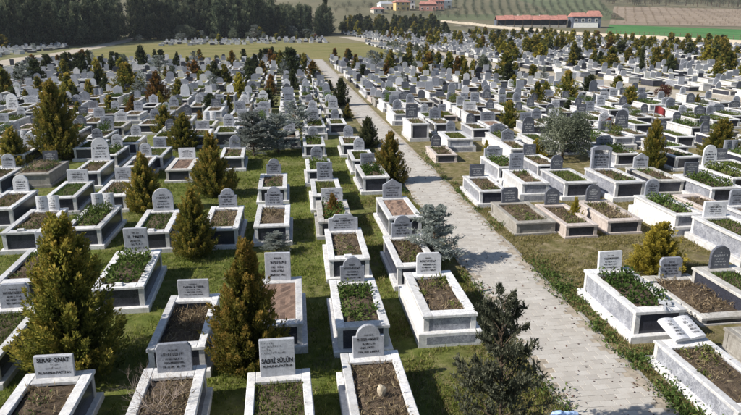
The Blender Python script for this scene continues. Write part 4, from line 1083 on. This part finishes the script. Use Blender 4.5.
while len(gp) < 95 and tries < 5000:       # low grove behind the road bend
    tries += 1
    y = U(258, 342); x = U(np.interp(y, [258, 342], [22, 30]), np.interp(y, [258, 342], [66, 82]))
    if all((x - a) ** 2 + (y - b) ** 2 > 14 for a, b in gp): gp.append((x, y))
for k, (x, y) in enumerate(gp):
    hh = U(3.2, 5.5)
    t = tree(x, y, hh, hh * U(.6, .9), 'd' if random.random() < .75 else 'g', 'dark young pine of the low grove below the village' , 2, k % 3); t['group'] = 'young pines below the village'
    if t.name.startswith('golden'): t['label'] = 'olive green young tree of the low grove below the village'

# ------------------------------------------------------------------ orchard, vineyard, far wood
obp = [crown_bush(800 + k, 3, 3.4, 420, 'leaf_v', True) for k in range(3)]; obt = trunk_mesh(3, .12, 3, .5)
cnt = 0
for j in range(17):
    for i in range(20):
        u, v = (i + .5) / 20, (j + .5) / 17
        x = (84 + (196 - 84) * u) * (1 - v) + (120 + (262 - 120) * u) * v + U(-.6, .6); y = 358 + (512 - 358) * v ** .9 + U(-.6, .6)
        if not in_view(x, y, hz(y), 8) or cnt >= 290: continue
        if 60 < x < 116 and 395 < y < 450: continue
        e = bpy.data.objects.new('orchard_tree', None); COL.objects.link(e); e.location = (x, y, hz(y) + .1); s = U(.85, 1.25); e.scale = (s, s, s); e.rotation_euler = (0, 0, U(0, 6.3))
        ob('crown', obp[cnt % 3], e); ob('trunk', obt, e); cnt += 1
        tag(e, 'grey green orchard tree in planted rows on the hillside', 'tree', 'orchard trees on the hillside')
vbp = [crown_bush(830 + k, 2, 2.2, 160, 'leaf_dry', True) for k in range(3)]; vbt = trunk_mesh(2, .08, 5, .6)
cnt = 0
for j in range(13):
    for i in range(34):
        u, v = (i + .5) / 34, (j + .5) / 13
        x = (173 * (1 - v) + 246 * v) + ((350 - 173) * (1 - v) + (430 - 246) * v) * u; y = (328 * (1 - v) + 462 * v) + ((268 - 328) * (1 - v) + (420 - 462) * v) * u
        if not in_view(x, y, hz(y), 5) or cnt >= 290: continue
        e = bpy.data.objects.new('bare_fruit_tree', None); COL.objects.link(e); e.location = (x + U(-.4, .4), y + U(-.4, .4), hz(y) + .1); s = U(.7, 1.1); e.scale = (s, s, s); e.rotation_euler = (0, 0, U(0, 6.3))
        ob('crown', vbp[cnt % 3], e); ob('trunk', vbt, e); cnt += 1
        tag(e, 'small leafless fruit tree in rows on the brown slope', 'tree', 'fruit trees on the brown slope')
fwp = [crown_bush(860 + k, 8, 8, 700, 'leaf_c', True) for k in range(3)]; fwt = trunk_mesh(8, .25, 6, .5)
for k in range(290):
    u = random.random(); x = 250 + 230 * u + U(-5, 5); y = 476 - 62 * u + U(0, 70)
    if not in_view(x, y, hz(y) + 3, 10): continue
    e = bpy.data.objects.new('woodland_tree', None); COL.objects.link(e); e.location = (x, y, hz(y)); s = U(.7, 1.2); e.scale = (s, s, s); e.rotation_euler = (0, 0, U(0, 6.3))
    ob('crown', fwp[k % 3], e); ob('trunk', fwt, e); tag(e, 'dusky bare tree of the wood above the brown slope', 'tree', 'trees of the wood above the brown slope')
for k in range(60):                         # hedge trees and garden trees round the village and along the orchard foot
    x = U(30, 118); y = U(372, 470)
    if not in_view(x, y, hz(y) + 2, 5): continue
    e = bpy.data.objects.new('garden_tree', None); COL.objects.link(e); e.location = (x, y, hz(y)); s = U(.35, .65); e.scale = (s, s, s); e.rotation_euler = (0, 0, U(0, 6.3))
    ob('crown', fwp[k % 3], e); ob('trunk', fwt, e); tag(e, 'dusky garden tree among the village houses', 'tree', 'garden trees in the village')

# ------------------------------------------------------------------ houses, barn, boundary wall, fence
def house(x, y, w, d, h, rz, wall, roofc, label, rh=2.0, nwin=3, floors=1):
    e = bpy.data.objects.new('village_house', None); COL.objects.link(e); e.location = (x, y, hz(y) - .3); e.rotation_euler = (0, 0, rz)
    m = MB(); m.box(-w / 2, w / 2, -d / 2, d / 2, 0, h); ob('wall', m.mesh('wall', wall), e)
    m = MB(); a, b = w / 2 + .5, d / 2 + .5
    m.add([(-a, -b, h), (a, -b, h), (a, b, h), (-a, b, h), (-a, -b, h + .18), (a, -b, h + .18), (a, b, h + .18), (-a, b, h + .18), (-a + 1.2, 0, h + rh), (a - 1.2, 0, h + rh)],
          [(3, 2, 1, 0), (0, 1, 5, 4), (1, 2, 6, 5), (2, 3, 7, 6), (3, 0, 4, 7), (4, 5, 9, 8), (6, 7, 8, 9), (5, 6, 9), (7, 4, 8)])
    r = ob('roof', m.mesh('roof', roofc), e)
    m = MB(); m.box(w * .2 - .3, w * .2 + .3, .3, .9, h + rh * .4, h + rh + .6); ob('chimney', m.mesh('chimney', wall), r)
    for f_ in range(floors):
        for k in range(nwin):
            wx = -w / 2 + w * (k + .5) / nwin; z = 1.1 + f_ * 2.9
            m = MB(); m.box(wx - .65, wx + .65, -d / 2 - .06, -d / 2 + .02, z, z + 1.4); wf = ob('window', m.mesh('window', 'wallwhite'), e)
            m = MB(); m.box(wx - .52, wx + .52, -d / 2 - .08, -d / 2 - .062, z + .12, z + 1.28); ob('pane', m.mesh('pane', 'pane'), wf)
    m = MB(); m.box(w * .36 - .5, w * .36 + .5, -d / 2 - .07, -d / 2 + .02, 0.3, 2.5); ob('door', m.mesh('door', 'wood'), e)
    return tag(e, label, 'house', 'houses of the far village')
house(66, 424, 9, 8, 4.2, .2, 'wallwhite', 'metal', 'white house with grey hipped roof beside the yellow house', 1.6)
house(75.5, 418, 9.5, 8, 5.6, .1, 'yellow', 'roof', 'yellow plastered two-storey house in the far village', 1.4, 3, 2)
house(82, 436, 11, 8, 6, .0, 'wallwhite', 'metal', 'tall white house behind the yellow house', 1.5, 3, 2)
house(93, 418, 11, 8, 4.5, -.2, 'brickred', 'roof', 'red brown house with tiled roof in the far village', 1.8)
house(101, 428, 9, 8, 6, -.1, 'brickred', 'roof', 'two-storey red brown house with tiled roof', 1.8, 3, 2)
house(109, 438, 8, 7, 5.5, .1, 'wallwhite', 'metal', 'narrow white house at the orchard edge', 1.2, 2, 2)
house(57, 398, 7, 6, 2.8, .2, 'cream', 'roof', 'small cream cottage above the low grove', 1.3, 2)

def barn():
    e = bpy.data.objects.new('cattle_barn', None); COL.objects.link(e)
    A, B = Vector((103, 307)), Vector((137, 301)); d = B - A; ln = d.length
    e.location = (A.x, A.y, hz(A.y) - .2); e.rotation_euler = (0, 0, math.atan2(d.y, d.x))
    nseg = 8; sw = ln / nseg
    m = MB(); m.box(0, ln, 7, 7.3, 0, 3.6); m.box(0, .3, 0, 7, 0, 3.6); m.box(ln - .3, ln, 0, 7, 0, 3.6); ob('wall', m.mesh('wall', 'bluegrey'), e)
    m = MB(); m.box(.3, ln - .3, 0, .25, 0, 1.1); ob('low_wall', m.mesh('low_wall', 'conc'), e)
    for k in range(nseg + 1):
        m = MB(); x = min(max(k * sw, .45), ln - .45); m.box(x - .12, x + .12, -.13, .12, 0, 3.5); ob('post', m.mesh('post', 'wood'), e)
    for k in range(nseg):
        m = MB(); x0, x1 = k * sw - .05, (k + 1) * sw - .08; z = 3.4 + (.25 if k % 2 else 0)
        m.add([(x0, -1, z), (x1, -1, z), (x1, 3.6, z + 2.0), (x0, 3.6, z + 2.0), (x1, 8, z), (x0, 8, z),
               (x0, -1, z + .15), (x1, -1, z + .15), (x1, 3.6, z + 2.15), (x0, 3.6, z + 2.15), (x1, 8, z + .15), (x0, 8, z + .15)],
              [(6, 7, 8, 9), (9, 8, 10, 11), (3, 2, 1, 0), (5, 4, 2, 3), (0, 1, 7, 6), (4, 5, 11, 10), (1, 2, 8, 7), (2, 4, 10, 8), (2, 2 + 0, 3, 3)][:8] + [(3, 0, 6, 9), (5, 3, 9, 11)])
        ob('roof', m.mesh('roof', 'roof'), e)
    tag(e, 'long open-sided barn with faded red roof beside the green field', 'barn')
barn()
def farmhouse():
    e = bpy.data.objects.new('farmhouse', None); COL.objects.link(e); e.location = (146, 302, hz(302) - .3); e.rotation_euler = (0, 0, -.2)
    m = MB(); m.box(-6.8, 6.8, -4.5, 4.5, 0, 5.4); ob('wall', m.mesh('wall', 'bluegrey'), e)
    for x0, x1, rh in ((-7.3, .6, 1.9), (.8, 7.3, 2.8)):
        m = MB(); xm = (x0 + x1) / 2
        m.add([(x0, -5, 5.4), (x1, -5, 5.4), (x1, 5, 5.4), (x0, 5, 5.4), (x0 + .6, 0, 5.4 + rh), (x1 - .6, 0, 5.4 + rh)], [(3, 2, 1, 0), (0, 1, 5, 4), (2, 3, 4, 5), (1, 2, 5), (3, 0, 4)])
        ob('roof', m.mesh('roof', 'roof'), e)
    for k in range(4):
        wx = -5 + k * 3.2; m = MB(); m.box(wx - .7, wx + .7, -4.56, -4.48, 2.9, 4.4); wf = ob('window', m.mesh('window', 'wallwhite'), e)
        m = MB(); m.box(wx - .55, wx + .55, -4.58, -4.562, 3.05, 4.25); ob('pane', m.mesh('pane', 'pane'), wf)
    m = MB(); m.box(-6, 5.5, -4.9, -4.5, .3, 2.4); ob('porch', m.mesh('porch', 'wallwhite'), e)
    tag(e, 'farmhouse with blue-grey walls and red double roof beside the barn', 'house')
farmhouse()
house(127, 316, 9, 7, 4.5, -.1, 'wallwhite', 'metal', 'white flat-roofed shed behind the red barn', .5, 2)
house(116, 318, 10, 6, 3.8, -.1, 'cream', 'roof', 'low cream outbuilding behind the red barn', 1.2, 3)

we = bpy.data.objects.new('boundary_wall', None); COL.objects.link(we); we.location = (129, 168, 0)
WP = [(133, 140), (129.5, 168), (129, 197), (118.5, 230), (114, 263), (100, 292), (95, 326), (84, 344)]
for (a, b) in zip(WP[:-1], WP[1:]):
    n = max(1, round(math.hypot(b[0] - a[0], b[1] - a[1]) / 4.0))
    for k in range(n):
        p = Vector((a[0] + (b[0] - a[0]) * k / n, a[1] + (b[1] - a[1]) * k / n)); q = Vector((a[0] + (b[0] - a[0]) * (k + 1) / n, a[1] + (b[1] - a[1]) * (k + 1) / n))
        ang = math.atan2(q.y - p.y, q.x - p.x); l = (q - p).length
        m = MB(); m.box(0, l - .03, -.12, .12, -.8, 1.3 + U(-.04, .04)); 
        ob('wall_panel', m.mesh('wall_panel', 'wallstone'), we, (p.x - 129, p.y - 168, hz(p.y)), (0, 0, ang))
tag(we, 'long pale boundary wall between the cemetery and the fields', 'wall')
fe2 = bpy.data.objects.new('field_fence', None); COL.objects.link(fe2); fe2.location = (140, 180, 0)
pm_ = MB(); pm_.box(-.07, .07, -.07, .07, -.3, 2.2); pme2 = pm_.mesh('post', 'wood')
for k in range(46):
    u = k / 45; x, y = 122.5 + u * 33, 236 - u * 90
    ob('post', pme2, fe2, (x - 140 + 1.5, y - 180, hz(y)))
rl = MB()
for zz in (.7, 1.4, 2.0):
    rl.tube([(122.5 + u * 33 - 138.5, 236 - u * 90 - 180, hz(236 - u * 90) + zz) for u in np.linspace(0, 1, 20)], .03, 4)
ob('rail', rl.mesh('rail', 'wood'), fe2)
tag(fe2, 'dark post and rail fence along the green field', 'fence')

# ------------------------------------------------------------------ thin spring haze
m, nt, o = newmat('pale_haze')
vol = N(nt, 'VolumePrincipled'); vol.inputs['Color'].default_value = (.86, .91, 1, 1); vol.inputs['Density'].default_value = .00016; vol.inputs['Anisotropy'].default_value = .2
nt.links.new(vol.outputs[0], o.inputs['Volume'])
hb = MB(); hb.box(-1300, 1700, -120, 2700, -2, 190); tag(ob('haze', hb.mesh('haze', m)), 'thin pale haze over the far wood and hills', 'haze', None, 'stuff')
